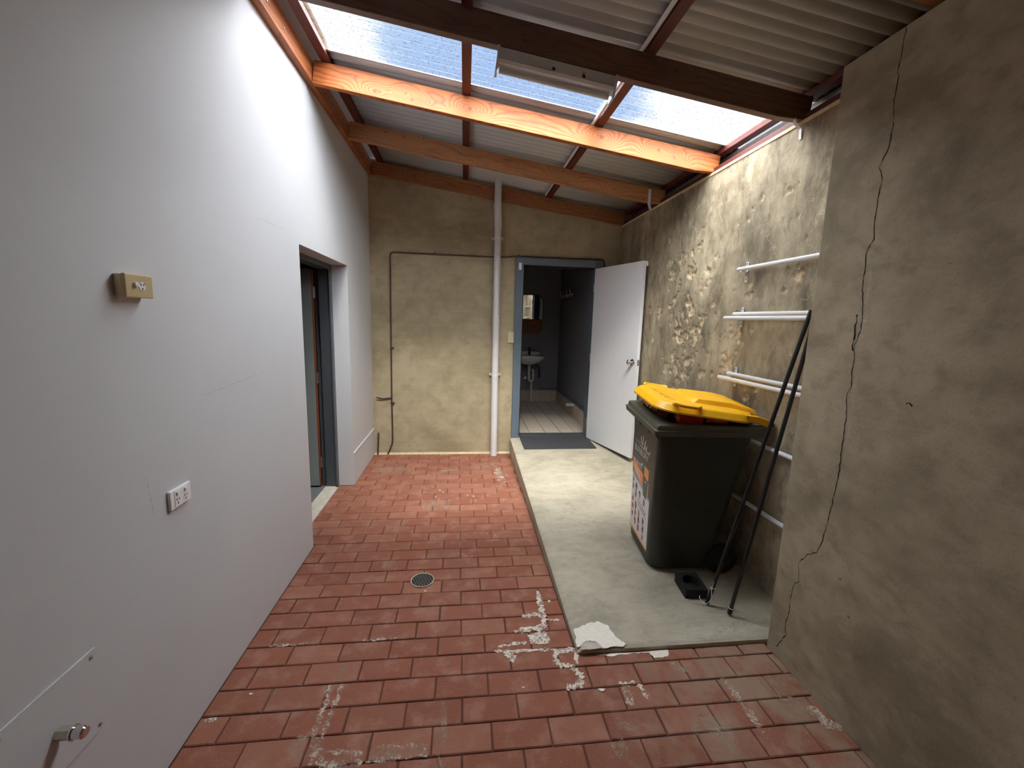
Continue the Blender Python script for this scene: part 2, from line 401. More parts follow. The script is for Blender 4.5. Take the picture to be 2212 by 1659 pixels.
for k in range(-31, 29):
    y0 = 1.495 + PY*k; y1 = y0 + PY
    if y1 > YB: y1 = YB
    ph = (.007 if k % 2 == 0 else .125) - .0018*max(k, 0)
    spans = []
    xr = XRF if y0 < YS-.06 else XS
    xl = XL - .15 if (y0 > Y1-.01 and y1 < Y2+.03) else XL
    n0 = math.floor((xl-ph)/PX) - 1
    for i in range(n0, n0+16):
        a = max(ph+i*PX, xl); b = min(ph+(i+1)*PX, xr)
        if b-a < .02: continue
        g = .0024 + rb_.random()*.001
        if k >= -3:
            o = bpy.data.objects.new('brick', brick_mesh(b-a-2*g, y1-y0-2*g)); COL.objects.link(o); o.parent = floor
            o.location = ((a+b)/2 + rb_.uniform(-.0012, .0012), (y0+y1)/2 + rb_.uniform(-.001, .001), rb_.uniform(-.0016, .0008))
            o.rotation_euler = (rb_.uniform(-.004, .004), rb_.uniform(-.004, .004), rb_.uniform(-.006, .006))
        else:
            far.box((a+g, y0+g, -.03), (b-g, y1-g, -.0005))
tag(obj('paver_field', far, M['brick'], floor), 'pavers out of frame behind the viewpoint', None, None, 'stuff')

def ribbon(pts, w, zf, wob=.25, seed=1, th=.0006, sub=6):
    rr = random.Random(seed); P = [Vector((a, b)) for a, b in pts]; Q = []
    for a, b in zip(P, P[1:]):
        for i in range(sub): Q.append(a.lerp(b, i/sub))
    Q.append(P[-1]); L = []; Rr = []
    for i, q in enumerate(Q):
        d = (Q[min(i+1, len(Q)-1)] - Q[max(i-1, 0)]).normalized(); n = Vector((-d.y, d.x))
        e = .35 if i in (0, len(Q)-1) else 1
        L.append(q + n*w*.5*e*(1+rr.uniform(-wob, wob))); Rr.append(q - n*w*.5*e*(1+rr.uniform(-wob, wob)))
    mb = MB(); n = len(Q)
    for q in L + Rr: mb.v.append((q.x, q.y, zf(q.x, q.y)+th))
    mb.f = [(i, n+i, n+i+1, i+1) for i in range(n-1)]
    return mb
def blob(pts, zf, th=.0008, jit=.004, seed=1, sub=5):
    rr = random.Random(seed); P = [Vector((a, b)) for a, b in pts]; Q = []
    for i, a in enumerate(P):
        b = P[(i+1) % len(P)]
        for j in range(sub):
            q = a.lerp(b, j/sub); Q.append((q.x + rr.uniform(-jit, jit), q.y + rr.uniform(-jit, jit)))
    n = len(Q); mb = MB()
    mb.v = [(x, y, zf(x, y)+th) for x, y in Q] + [(x, y, zf(x, y)-.0005) for x, y in Q]
    mb.f = [tuple(range(n))] + [(i, n+i, n+(i+1) % n, (i+1) % n) for i in range(n)]
    return mb
gz = lambda x, y: .0012
for i, (pts, w, mt) in enumerate([
    ([(.46,2.31),(.458,2.2),(.457,2.1),(.452,2.0)], .022, 'paint'), ([(.335,2.098),(.46,2.103)], .026, 'paint'), ([(.28,1.985),(.45,2.005)], .030, 'paint'),
    ([(.185,1.89),(.335,1.906)], .016, 'paint'), ([(.16,1.862),(.23,1.853),(.47,1.849)], .014, 'paint'), ([(.236,1.849),(.252,1.785)], .03, 'paint'),
    ([(.46,1.84),(.585,1.842)], .024, 'paint'), ([(.466,1.835),(.468,1.75)], .03, 'paint'), ([(.57,1.838),(.562,1.75)], .02, 'paint'),
    ([(.47,1.75),(.529,1.738),(.557,1.692),(.555,1.655),(.532,1.63),(.472,1.621)], .024, 'paint'), ([(.472,2.06),(.545,2.052)], .012, 'paint'),
    ([(.72,1.627),(.80,1.627)], .010, 'paint'), ([(.742,1.62),(.746,1.51)], .035, 'efflo'), ([(.812,1.615),(.822,1.54)], .02, 'paint'),
    ([(1.232,1.62),(1.227,1.51),(1.226,1.40),(1.229,1.31)], .026, 'efflo'),
    ([(-.585,1.73),(-.569,1.632),(-.574,1.594),(-.577,1.494),(-.545,1.43)], .018, 'efflo'), ([(-.527,1.73),(-.532,1.62),(-.534,1.583),(-.541,1.491),(-.54,1.45),(-.512,1.427),(-.367,1.411)], .018, 'efflo'),
    ([(-.55,1.43),(-.535,1.395),(-.47,1.378),(-.36,1.376)], .026, 'efflo'), ([(-.348,1.409),(-.296,1.426),(-.137,1.421),(-.126,1.382),(-.347,1.374)], .014, 'efflo'), ([(-.34,1.398),(-.14,1.400)], .04, 'efflo2'),
    ([(-.949,1.984),(-.728,1.988)], .014, 'efflo'), ([(-.543,1.845),(-.554,1.722)], .03, 'efflo2'), ([(-.072,1.605),(-.074,1.498),(-.062,1.33)], .024, 'efflo2'),
    ([(-.825,1.727),(-.82,1.623)], .03, 'efflo2'), ([(-.60,1.50),(-.62,1.40)], .05, 'efflo2'), ([(-.50,1.986),(-.33,1.99)], .016, 'efflo'), ([(-1.03,1.60),(-.985,1.597)], .012, 'paint'),
    ([(.0,4.51),(.20,4.512),(.37,4.508)], .05, 'efflo2'), ([(.38,4.47),(.40,4.30),(.385,4.09)], .07, 'efflo'), ([(.30,4.60),(.36,4.58)], .05, 'efflo'), ([(.35,4.26),(.47,4.24)], .04, 'efflo'),
    ([(-.36,3.56),(-.22,3.58),(-.10,3.55)], .14, 'efflo2'), ([(-.24,4.40),(-.06,4.42)], .09, 'efflo2'), ([(-.92,4.42),(-.6,4.46)], .16, 'efflo2'), ([(-.30,4.93),(-.14,4.925)], .03, 'efflo'),
    ([(1.02,1.72),(1.07,1.66)], .03, 'efflo'), ([(1.42,1.60),(1.48,1.40)], .05, 'efflo2'), ([(.95,1.42),(1.1,1.34)], .09, 'efflo2'), ([(1.50,1.44),(1.555,1.32)], .05, 'efflo'), ([(.60,1.30),(.68,1.45)], .06, 'efflo2')]):
    obj('paint_trace' if mt == 'paint' else 'lime_stain', ribbon(pts, w*1.15, gz, wob=.75, seed=i, sub=9), M[mt], floor, fix=False)
obj('paint_patch', blob([(.346,1.952),(.40,1.972),(.445,1.978),(.458,1.908),(.436,1.888),(.352,1.889)], gz, seed=3), M['paint'], floor)
obj('paint_patch', blob([(.668,1.80),(.737,1.782),(.844,1.79),(.935,1.793),(.95,1.755),(1.025,1.758),(1.045,1.797)], gz, seed=4), M['paintsolid'], floor)
for i, (x, y, s_) in enumerate([(.63,1.60,.02),(.28,1.642,.008),(.514,2.211,.014),(-.217,3.877,.012),(-.184,3.832,.012),(-.246,3.72,.010),(.047,3.736,.009),(.102,3.722,.014),(.19,3.02,.006),(.07,2.72,.006),(-.22,2.36,.010),(.42,4.05,.008),(-.905,1.71,.012),(.25,3.0,.006)]):
    a = rb_.uniform(0, 3)
    obj('paint_flake', blob([(x+s_*math.cos(a+t)*q, y+s_*math.sin(a+t)*q*.7) for t, q in ((0,1),(1.2,.5),(2.4,.9),(3.6,.6),(4.9,.8))], gz, .0015, .001, i, 2), M['paintsolid'], floor)

# ---- raised concrete landing
mb = MB(); NXS, NYS = 14, 40
edge = lambda t: .012*max(0, 1-t/.03)**2
gx = [0, .012, .03] + [.03+(XRB+.05-XS-.03)*i/NXS for i in range(1, NXS+1)]
gy = [0, .012, .03] + [.03+(YB-YS-.03)*i/NYS for i in range(1, NYS+1)]
rs = random.Random(5)
for y in gy:
    for x in gx:
        mb.v.append((XS+x, YS+y, slab(YS+y) - edge(x) - edge(y)*.8))
nx = len(gx)
for j in range(len(gy)-1):
    for i in range(nx-1):
        mb.f.append((j*nx+i, j*nx+i+1, (j+1)*nx+i+1, (j+1)*nx+i))
for i in range(nx-1):                     # front face
    o = len(mb.v); a = mb.v[i]; b = mb.v[i+1]; mb.v += [(a[0], a[1], -.05), (b[0], b[1], -.05)]; mb.f.append((o, o+1, i+1, i))
for j in range(len(gy)-1):                # left face
    o = len(mb.v); a = mb.v[j*nx]; b = mb.v[(j+1)*nx]; mb.v += [(a[0], a[1], -.05), (b[0], b[1], -.05)]; mb.f.append((o+1, o, j*nx, (j+1)*nx))
ramp = obj('floor_landing', mb, M['slab'], smooth=40)
tag(ramp, 'raised broom-finished concrete landing in front of the white door', None, None, 'structure')
sz = lambda x, y: slab(y)
obj('paint_spill', blob([(.578,1.815),(.585,1.93),(.66,1.96),(.69,1.972),(.735,1.975),(.775,1.945),(.79,1.89),(.81,1.84),(.835,1.822),(.81,1.808),(.70,1.806),(.68,1.845),(.63,1.856),(.60,1.83)], sz, .0015, .005, 8), M['paintsolid'], ramp)
for i, (pts, w) in enumerate([([(1.20,1.835),(1.30,1.84)], .025), ([(1.28,1.85),(1.40,1.86),(1.52,1.875)], .03), ([(1.46,1.845),(1.53,1.87),(1.57,1.90)], .016), ([(1.36,1.86),(1.50,1.90),(1.57,1.905)], .05)]):
    obj('salt_crust', ribbon(pts, w, sz, .4, 40+i, .0008), M['salt'], ramp, fix=False)
obj('mortar_repair', blob([(.59,1.80),(.60,1.835),(.64,1.842),(.69,1.83),(.70,1.806),(.66,1.797)], sz, .004, .002, 3), M['conc'], ramp)

# ---- side wall on the left with the doorway
mb = MB()
ZT = 3.42
mb.box((XL-.14, YF, 0), (XL, Y1, ZT)); mb.box((XL-.14, Y2, 0), (XL, YB+.1, ZT)); mb.box((XL-.14, Y1, ZH), (XL, Y2, ZT))
wl = obj('wall_left', mb, M['left']); tag(wl, 'smooth white painted wall with a recessed doorway', None, None, 'structure')
bb = obj('baseboard_left', MB().box((XL, Y2+.004, .004), (XL+.007, YB, .318)), M['left'], bevel=.0015); tag(bb, 'low white cladding strip beside the side doorway', None, None, 'structure')
obj('cover_strip', MB().box((XL, Y2+.004, .314), (XL+.012, YB, .324)), M['left'], bb)
for y in (4.09, 4.5, 4.93):
    for z in (.04, .27): obj('nail_head', MB().lathe([(.004, 0), (.003, .002)], (XL+.007, y, z), 'x', 8), M['left'], bb)

# ---- back wall with bathroom door opening
DX0, DX1, DZ0, DZ1 = .630, 1.578, .205, 2.31
mb = MB()
def slopebox(x0, x1, z0):
    mb.hexa([(x0,YB,z0),(x1,YB,z0),(x1,YB+.13,z0),(x0,YB+.13,z0),(x0,YB,rt(x0)+.03),(x1,YB,rt(x1)+.03),(x1,YB+.13,rt(x1)+.03),(x0,YB+.13,rt(x0)+.03)])
slopebox(XL-.14, DX0, -.05); slopebox(DX1, XRB+.15, -.05); slopebox(DX0, DX1, DZ1); mb.box((DX0, YB+.0, -.05), (DX1, YB+.13, .196))
wb_ = obj('wall_back', mb, M['back']); tag(wb_, 'sand-coloured rendered end wall', None, None, 'structure')
obj('mortar_fillet', MB().prism([(YB,0),(YB-.02,0),(YB,.022)], 'x', XL, XS), M['mortar'], wb_)

# ---- weathered wall on the right: a real surface with spalled pits
PITS = [(3.701,2.179,.0304),(3.522,2.175,.0289),(3.642,2.076,.0398),(3.492,2.107,.0191),(3.322,2.052,.0363),(3.089,2.037,.0296),(3.041,1.975,.0125),(3.223,2.242,.0132),(3.33,2.198,.0109),(2.589,1.893,.0177),(2.579,1.832,.0212),(2.507,1.812,.0069),(2.751,1.867,.009),(2.191,1.915,.03),(2.282,1.846,.0156),(3.562,1.849,.0292),(3.85,1.779,.0421),(3.334,1.822,.0319),(3.268,1.739,.0357),(3.512,1.676,.0192),(3.327,1.681,.0136),(3.103,1.681,.0238),(2.928,1.69,.0096),(3.457,1.581,.0331),(3.226,1.597,.0265),(3.128,1.599,.0214),(3.408,1.516,.0373),(3.182,1.536,.0392),(3.302,1.54,.0226),(3.939,1.469,.0269),(2.66,1.582,.0291),(2.653,1.538,.0218),(2.535,1.608,.0173),(2.664,1.465,.0131),(2.734,1.37,.0449),(2.8,1.335,.0153),(3.524,1.344,.0241),(3.284,1.329,.0359),(3.644,1.246,.0299),(3.458,1.252,.0378),(3.321,1.231,.0318),(3.185,1.357,.0218),(3.047,1.266,.0292),(2.9,1.277,.0143),(3.373,1.157,.0231),(3.46,1.094,.0189),(2.516,1.173,.022),(2.426,1.244,.0166),(4.039,1.75,.0276),(3.86,1.706,.0158),(3.041,1.457,.0083),(3.225,1.879,.0106),(3.146,1.883,.0103),(2.637,2.381,.0091),(2.671,2.317,.0123),(2.558,2.421,.0108),(2.249,2.245,.0103),(2.349,2.4,.0162),(2.16,2.316,.0066),(2.273,2.424,.0052),(3.338,2.208,.0128),(3.226,2.227,.0099),(2.739,2.672,.0063),(2.375,2.626,.0055)]
rp_ = random.Random(9)
PITS += [(rp_.gauss(3.42, .3), rp_.gauss(1.62, .36), rp_.uniform(.006, .016)) for _ in range(70)] + [(rp_.uniform(1.9, 4.6), rp_.uniform(.9, 2.6), rp_.uniform(.004, .009)) for _ in range(40)]
from mathutils import noise as mnoise
def fbm(y, z, s): return mnoise.fractal(Vector((y*s, z*s, 3.7)), .9, 2.1, 5)
y0w, y1w, z0w, z1w, st = YR-.05, YB+.02, -.04, 2.752, .0085
ny = int((y1w-y0w)/st); nz_ = int((z1w-z0w)/st)
depth = [[0.0]*(ny+1) for _ in range(nz_+1)]
for (py, pz, pr) in PITS:
    j0 = max(0, int((pz-pr*2.2-z0w)/st)); j1 = min(nz_, int((pz+pr*2.2-z0w)/st)+1); i0 = max(0, int((py-pr*2.2-y0w)/st)); i1 = min(ny, int((py+pr*2.2-y0w)/st)+1)
    for j in range(j0, j1+1):
        for i in range(i0, i1+1):
            yy = y0w+(y1w-y0w)*i/ny; zz = z0w+(z1w-z0w)*j/nz_
            d = math.hypot(yy-py, zz-pz)/pr*(1 + .95*fbm(yy, zz, 30))
            if d < 1.3: depth[j][i] = max(depth[j][i], min(1, (1.3-d)*3.2)*(.55+.45*min(1, pr/.02)))
mb = MB(); att = []
for j in range(nz_+1):
    for i in range(ny+1):
        yy = y0w+(y1w-y0w)*i/ny; zz = z0w+(z1w-z0w)*j/nz_
        dd = depth[j][i]
        mb.v.append((XRB + dd*(.011 + .006*fbm(yy, zz, 34)) + .0022*fbm(yy, zz, 9) + .004*fbm(yy, zz, 2.2), yy, zz)); att.append(dd)
for j in range(nz_):
    for i in range(ny):
        a = j*(ny+1)+i; mb.f.append((a, a+ny+1, a+ny+2, a+1))
me = mb.mesh('wall_right'); at_ = me.attributes.new('pit', 'FLOAT', 'POINT'); at_.data.foreach_set('value', att)
wr = obj('wall_right', me, M['right'], smooth=60); tag(wr, 'weathered pitted rendered wall behind the white rails', None, None, 'structure')
obj('wall_core', MB().box((XRB+.03, YR-.05, -.04), (XRB+.2, YB+.13, 2.745)), M['right'], wr)
obj('mortar_cap', MB().box((XRB-.006, YR, 2.738), (XRB+.05, YB, 2.758)), M['mortar'], wr, bevel=.003)

# ---- nearer, thicker wall on the right with its long crack
wf = obj('wall_right_front', MB().box((XRF, YF, -.05), (XRF+.5, YR, 2.728)), M['pillar'], bevel=.004); tag(wf, 'plain rendered wall split by a long crack', None, None, 'structure')
CR = [(1.53,2.727),(1.532,2.638),(1.536,2.579),(1.532,2.564),(1.532,2.514),(1.536,2.485),(1.526,2.433),(1.522,2.388),(1.527,2.313),(1.554,2.254),(1.531,2.208),(1.54,2.136),(1.537,2.05),(1.532,1.983),(1.547,1.958),(1.557,1.935),(1.551,1.877),(1.551,1.827),(1.54,1.75),(1.527,1.685),(1.529,1.637),(1.538,1.592),(1.547,1.563),(1.539,1.525),(1.539,1.477),(1.535,1.424),(1.53,1.406),(1.548,1.374),(1.534,1.279),(1.532,1.16),(1.529,1.039),(1.537,.922),(1.54,.869),(1.549,.77),(1.557,.715),(1.575,.645),(1.614,.618),(1.664,.543),(1.646,.455),(1.672,.425),(1.681,.354),(1.675,.284),(1.69,.197),(1.679,.146),(1.723,.049)]
def wall_ribbon(pts, w, x, seed, sub=5, jit=.0025, wob=.6):
    rr = random.Random(seed); P = [Vector(p) for p in pts]; Q = []
    for a, b in zip(P, P[1:]):
        n = max(2, int((b-a).length/.015))
        for i in range(n): Q.append(a.lerp(b, i/n) + Vector((rr.uniform(-jit, jit), rr.uniform(-jit, jit))))
    Q.append(P[-1]); n = len(Q); mb = MB(); L = []; Rr = []
    for i, q in enumerate(Q):
        d = (Q[min(i+1, n-1)]-Q[max(i-1, 0)]).normalized(); nn = Vector((-d.y, d.x)); ww = w*.5*(1+rr.uniform(-wob, wob))
        L.append(q+nn*ww); Rr.append(q-nn*ww)
    mb.v = [(x, q.x, q.y) for q in L+Rr]; mb.f = [(i, i+1, n+i+1, n+i) for i in range(n-1)]
    return mb
obj('crack', wall_ribbon(CR, .0036, XRF-.0006, 2), M['crack'], wf, fix=False)
obj('crack', wall_ribbon([(1.556,1.70),(1.55,1.62),(1.556,1.585),(1.548,1.55)], .0055, XRF-.0007, 4, jit=.004, wob=.9), M['crack'], wf, fix=False)
obj('crack_filler', wall_ribbon([(1.525,1.93),(1.52,1.80),(1.516,1.62),(1.515,1.45),(1.512,1.30),(1.515,1.10)], .011, XRF-.0005, 5, wob=.8), M['efflo'], wf, fix=False)
for i, (y, z, r) in enumerate([(1.44,.92,.02),(1.42,.90,.015),(1.36,.96,.014),(1.73,.95,.012),(1.74,1.18,.014),(1.735,.60,.012),(1.30,1.38,.010),(1.25,1.86,.006),(1.45,.60,.006),(1.39,.47,.005)]):
    obj('chip', wall_ribbon([(y-r, z-r*.4), (y, z+r*.2), (y+r, z-r*.1)], r*.55, XRF-.0006, 60+i, wob=.9), M['efflo2' if i < 6 else 'crack'], wf, fix=False)
fw = obj('wall_front', MB().box((XL-.2, YF-.12, -.05), (XRF+.5, YF, 3.5)), M['left']); tag(fw, 'painted wall behind the viewpoint', None, None, 'structure')

# ---- roof: corrugated sheets
AMP, PIT = .0085, .076
def sheet(y0, y1, x0=-.935, x1=2.12, lift=0, dep=1.8):
    mb = MB(); n = int(round((y1-y0)/PIT*12)); 
    for i in range(n+1):
        y = y0+(y1-y0)*i/n; zz = AMP*(1-2*abs(math.sin(math.pi*y/PIT))**.7)*dep
        for x in (x0, x1): mb.v.append((x, y, rt(x)+.038+AMP+zz+lift))
    mb.f = [(2*i, 2*i+1, 2*i+3, 2*i+2) for i in range(n)]
    return mb
ceil = thing('ceiling', None, None, kind='structure'); ceil['label'] = 'corrugated roof sheeting over timber rafters'
PW = PIT*10
def roofsheet(y0, y1, mt, name):
    o = obj(name, sheet(y0, y1, lift=.0015 if name != 'skylight_sheet' else 0), M[mt], ceil, smooth=80, fix=False)
    sm = o.modifiers.new('thickness', 'SOLIDIFY'); sm.thickness = .0008; sm.offset = 1
    return o
YA = 2.41
y = YA
while y > YF:
    roofsheet(y-PW, y+.02, 'metal', 'roof_sheet'); y -= PW
sk = obj('skylight_sheet', sheet(YA+.004, 3.085, dep=.95), M['poly'], ceil, smooth=80, fix=False); sk['label'] = 'clear corrugated skylight sheet speckled with grime'
y = 3.07
while y < YB+.2:
    roofsheet(y, min(y+PW+.02, YB+.25), 'metal', 'roof_sheet'); y += PW
obj('apron_flashing', MB().hexa([(XL-.14,YF,3.352),(-.875,YF,3.336),(-.875,YB+.2,3.336),(XL-.14,YB+.2,3.352),(XL-.14,YF,3.42),(-.875,YF,3.339),(-.875,YB+.2,3.339),(XL-.14,YB+.2,3.42)]), M['metal'], ceil)
obj('edge_light_block', MB().box((XRB+.135, YF, 2.729), (XRB+.2, YB+.13, 2.99)), M['charcoal'], ceil)  # added strip that keeps sky light from leaking in at the roof edge

# ================================================================== TIMBER FRAME
def beam(name, yf, th, mt, label, x0=-1.007, x1=1.868, group='rafters under the roof sheeting', cut=True):
    L = (x1-x0)/math.cos(ANG); D = .1415*math.cos(ANG)
    c0 = 1.69; cx = (c0-x0)/math.cos(ANG)
    prof = [(0, 0), (cx, 0), (L, .020), (L, D), (0, D)] if cut else [(0, 0), (L, 0), (L, D), (0, D)]
    mb = MB().prism(prof, 'y', 0, th)
    o = obj(name, mb, M[mt], bevel=.003, loc=(x0, yf, rb(x0)), rot=(0, ANG, 0))
    return tag(o, label, 'beam', group)
rf_o = beam('rafter', 3.155, .046, 'wood_orange', 'bright orange knotty pine rafter along the back edge of the skylight')
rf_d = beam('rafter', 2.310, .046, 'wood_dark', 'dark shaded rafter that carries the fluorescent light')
rf_m = beam('rafter', 4.020, .046, 'wood_mid', 'brown knotty rafter between the orange rafter and the end wall')
rf_b = beam('rafter', 4.940, .040, 'wood_back', 'reddish brown rafter lying flat against the top of the end wall', cut=False, x1=1.83)
rf_n = beam('rafter', 1.460, .046, 'wood_mid', 'nearest rafter, only its orange end showing beside the cracked wall', x1=1.868, cut=False)
ld = obj('ledger_beam', MB().box((0, 0, 0), (5.0-YF, .045, .142)), M['ledger'], bevel=.002, loc=(-1.007, YF, 3.146), rot=(0, 0, R(90)))
tag(ld, 'brown timber ledger bolted along the top of the white wall', 'beam')
for yy in (2.52, 2.72, 3.42, 3.62, 4.42):
    for zz in (.05, .10): obj('bolt_head', MB().lathe([(.007, 0), (.007, .004), (.003, .006)], (yy-YF, -.000, zz), 'y', 8), M['steel'], ld).scale = (1, -1, 1)
BATT = [(-.915, 'red-brown batten next to the ledger at the white wall'), (0.0, 'red-brown batten crossing the skylight near its middle'), (.945, 'red-brown batten beside the white conduit'), (1.892, 'red-brown batten above the pitted wall, at the gutter')]
for bx, lb in BATT:
    o = obj('roof_batten', MB().box((0, -.029, 0), (4.97-YF, .029, .037)), M['batten'], bevel=.002, loc=(bx, YF, rt(bx)+.0015), rot=(0, 0, R(90)))
    # batten cants with the roof
    o.rotation_euler = (ANG*0, 0, R(90))
    tag(o, lb, 'batten', 'roof battens')
wp = obj('wall_plate', MB().box((0, -.03, 0), (YB-YR-.01, .03, .036)), M['batten'], loc=(XRB+.04, YR+.005, 2.759), rot=(0, 0, R(90)), bevel=.002)
tag(wp, 'thin dark timber plate along the top of the pitted wall', 'beam')
gt = obj('box_gutter', MB().prism([(XRB+.042,2.797),(XRB+.11,2.797),(XRB+.11,2.885),(XRB+.107,2.885),(XRB+.107,2.800),(XRB+.042,2.800)], 'y', YR, YB), M['steel'])
tag(gt, 'galvanised gutter strip between wall plate and roof batten', 'gutter')
cd = obj('conduit', MB().tube([(.900, YF+.1, rt(.9)+.013), (.900, 4.92, rt(.9)+.013)], .0115, 12), M['pvc'], smooth=40); tag(cd, 'white conduit running beside a red-brown batten under the roof', 'conduit')
def strap(name, pts, label):
    mb = MB(); w = .009; P = [Vector(p) for p in pts]
    for p in P: mb.v += [(p.x, p.y-w, p.z), (p.x, p.y+w, p.z), (p.x+.0015, p.y+w, p.z+.0015), (p.x+.0015, p.y-w, p.z+.0015)]
    for i in range(len(P)-1):
        for k in range(4): a = 4*i+k; b = 4*i+(k+1) % 4; mb.f.append((a, b, b+4, a+4))
    mb.f += [(0,1,2,3), tuple(4*(len(P)-1)+k for k in range(4))[::-1]]
    return tag(obj(name, mb, M['pvc']), label, 'strap', 'hoop-iron tie straps')
strap('tie_strap', [(1.79,2.318,2.775),(1.80,2.316,2.742),(1.822,2.302,2.715),(1.824,2.298,2.66)], 'bent white tie strap at the end of the dark rafter').rotation_euler = (0,0,0)
t2 = MB(); t2.box((1.712,4.013,2.745),(1.738,4.019,2.885)); t2.hexa([(1.725,4.006,2.70),(1.75,4.006,2.70),(1.75,4.010,2.70),(1.725,4.010,2.70),(1.712,4.013,2.75),(1.738,4.013,2.75),(1.738,4.019,2.75),(1.712,4.019,2.75)])
tag(obj('tie_strap', t2, M['pvc']), 'grey-white tie strap nailed to the brown rafter near its end', 'strap', 'hoop-iron tie straps')

# ---- fluorescent batten light under the dark rafter
lx0, lx1 = .155, .775
lt = thing('batten_light', 'unlit fluorescent batten light hanging under the dark rafter', 'light', (lx0, 2.335, rb(lx0)-.004), (0, ANG, 0))
LL = (lx1-lx0)/math.cos(ANG)
obj('housing', MB().prism([(-.028,0),(.028,0),(.028,-.052),(-.028,-.052)], 'x', 0, LL), M['rodwhite'], lt, bevel=.003)
obj('tube_tray', MB().prism([(-.034,-.052),(.034,-.052),(.040,-.060),(.030,-.072),(-.030,-.072),(-.040,-.060)], 'x', .004, LL-.004), M['pvc'], lt)
obj('fluorescent_tube', MB().tube([(.02,.012,-.088),(LL-.02,.012,-.088)], .013, 14), M['ceramic'], lt, smooth=40)
for xx in (0, LL-.012): obj('end_cap', MB().prism([(-.042,.0),(.03,.0),(.042,-.06),(.036,-.112),(-.03,-.112),(-.045,-.06)], 'x', xx, xx+.012), M['rodwhite'], lt, bevel=.002)
for xx in (.29, .45): obj('screw', MB().lathe([(.009,0),(.009,.004),(.004,.006)], (xx, -.028, -.040), 'y', 10), M['steel'], lt)
obj('pull_wire', MB().tube([(.004,0,-.11),(.002,.002,-.125),(-.003,0,-.14)], .0012, 6), M['steel'], lt)

# ================================================================== END WALL FITTINGS
dp = thing('downpipe', 'white plastic downpipe clipped to the sand-coloured end wall', 'pipe', (.37, 4.912, 0))
obj('pipe', MB().tube([(0,0,0),(-.004,0,1.2),(-.004,0,2.70)], .039, 20), M['pvc'], dp, smooth=40)
obj('offset_bend', MB().tube(bez([(-.004,0,2.68),(-.004,0,2.74),(-.012,-.021,2.84),(-.012,-.021,2.90)], .04), .041, 20), M['pvc'], dp, smooth=40)
obj('upper_pipe', MB().tube([(-.012,-.021,2.86),(-.010,-.021,3.16)], .039, 20), M['pvc'], dp, smooth=40)
for z, yy, xx in ((2.74, 0, -.004), (2.88, -.021, -.012), (2.68, 0, -.004)): obj('socket', MB().tube([(xx,yy,z-.022),(xx,yy,z+.022)], .0435, 20), M['pvc'], dp, smooth=40)
for z in (2.54, .985):
    b = obj('pipe_clip', MB().tube([(-.002,0,z-.013),(-.002,0,z+.013)], .0415, 20).box((-.068,.036,z-.013),(.064,.069,z+.013)), M['white'], dp, smooth=40)
    for xx in (-.058, .054): obj('clip_screw', MB().lathe([(.006,0),(.006,-.004),(.003,-.005)], (xx,.036,z), 'y', 10), M['steel'], b)
obj('tie_wire', MB().tube([(-.045,.01,2.375),(-.02,-.041,2.365),(.02,-.040,2.345),(.03,-.034,2.34)], .0025, 6).tube([(.028,-.034,2.40),(.026,-.040,2.34),(.024,-.041,2.2),(.026,-.040,2.0),(.027,-.038,1.72)], .0028, 6), M['steel'], dp)
for z in (2.22, 1.70): obj('wire_loop', MB().lathe([(.010,-.003),(.010,.003)], (.027,-.041,z), 'y', 12), M['steel'], dp)

cp = thing('copper_pipe', 'thin weathered copper pipe looping over the end wall and door frame', 'pipe', (-.83, YB, 0))
P0 = Vector((-.83, YB, 0))
def rel(pts): return [Vector(p)-P0 for p in pts]
yq = YB-.013
obj('pipe_run', MB().tube(bez(rel([(-.893,yq,.0),(-.832,yq,.15),(-.836,yq,.70),(-.827,yq,2.344),(.42,yq,2.340),(.60,yq,2.360),(1.625,yq-.005,2.362),(1.642,yq,2.30),(1.642,yq,2.15)]), .045), .0085, 10), M['copper'], cp, smooth=40)
obj('branch_pipe', MB().tube(rel([(-.836,yq,.690),(-.93,yq-.006,.680),(-.975,yq-.01,.687),(-1.006,yq-.02,.700)]), .007, 10), M['black'], cp, smooth=40)
for p in ((-.833,1.28),(-.835,.63)): obj('pipe_clip', MB().box((p[0]-.012+.83,-.024,p[1]-.008),(p[0]+.03+.83,-.002,p[1]+.008)), M['copper'], cp)
for xx in (-.33, .62, 1.1): obj('pipe_clip', MB().box((xx-.008+.83,-.024,2.335 if xx < .5 else 2.350),(xx+.008+.83,-.002,2.368 if xx < .5 else 2.378)), M['copper'], cp)
st_ = obj('stub_pipe', MB().tube([(-1.008,YB-.012,0),(-.996,YB-.012,.268)], .0095, 10), M['copper'], smooth=40); tag(st_, 'short capped pipe stub in the corner by the white wall', 'pipe')
def wallplate(o, w, h, t, mt, nm='plate'):
    return obj(nm, MB().box((-w/2, -t, -h/2), (w/2, 0, h/2)), mt, o, bevel=.004)
sw = thing('light_switch', 'cream light switch beside the blue-grey door frame', 'switch', (.553, YB, 1.428))
wallplate(sw, .073, .132, .012, M['cream']); obj('rocker', MB().box((-.008,-.017,-.014),(.008,-.010,.014)), M['cream'], sw, bevel=.002)

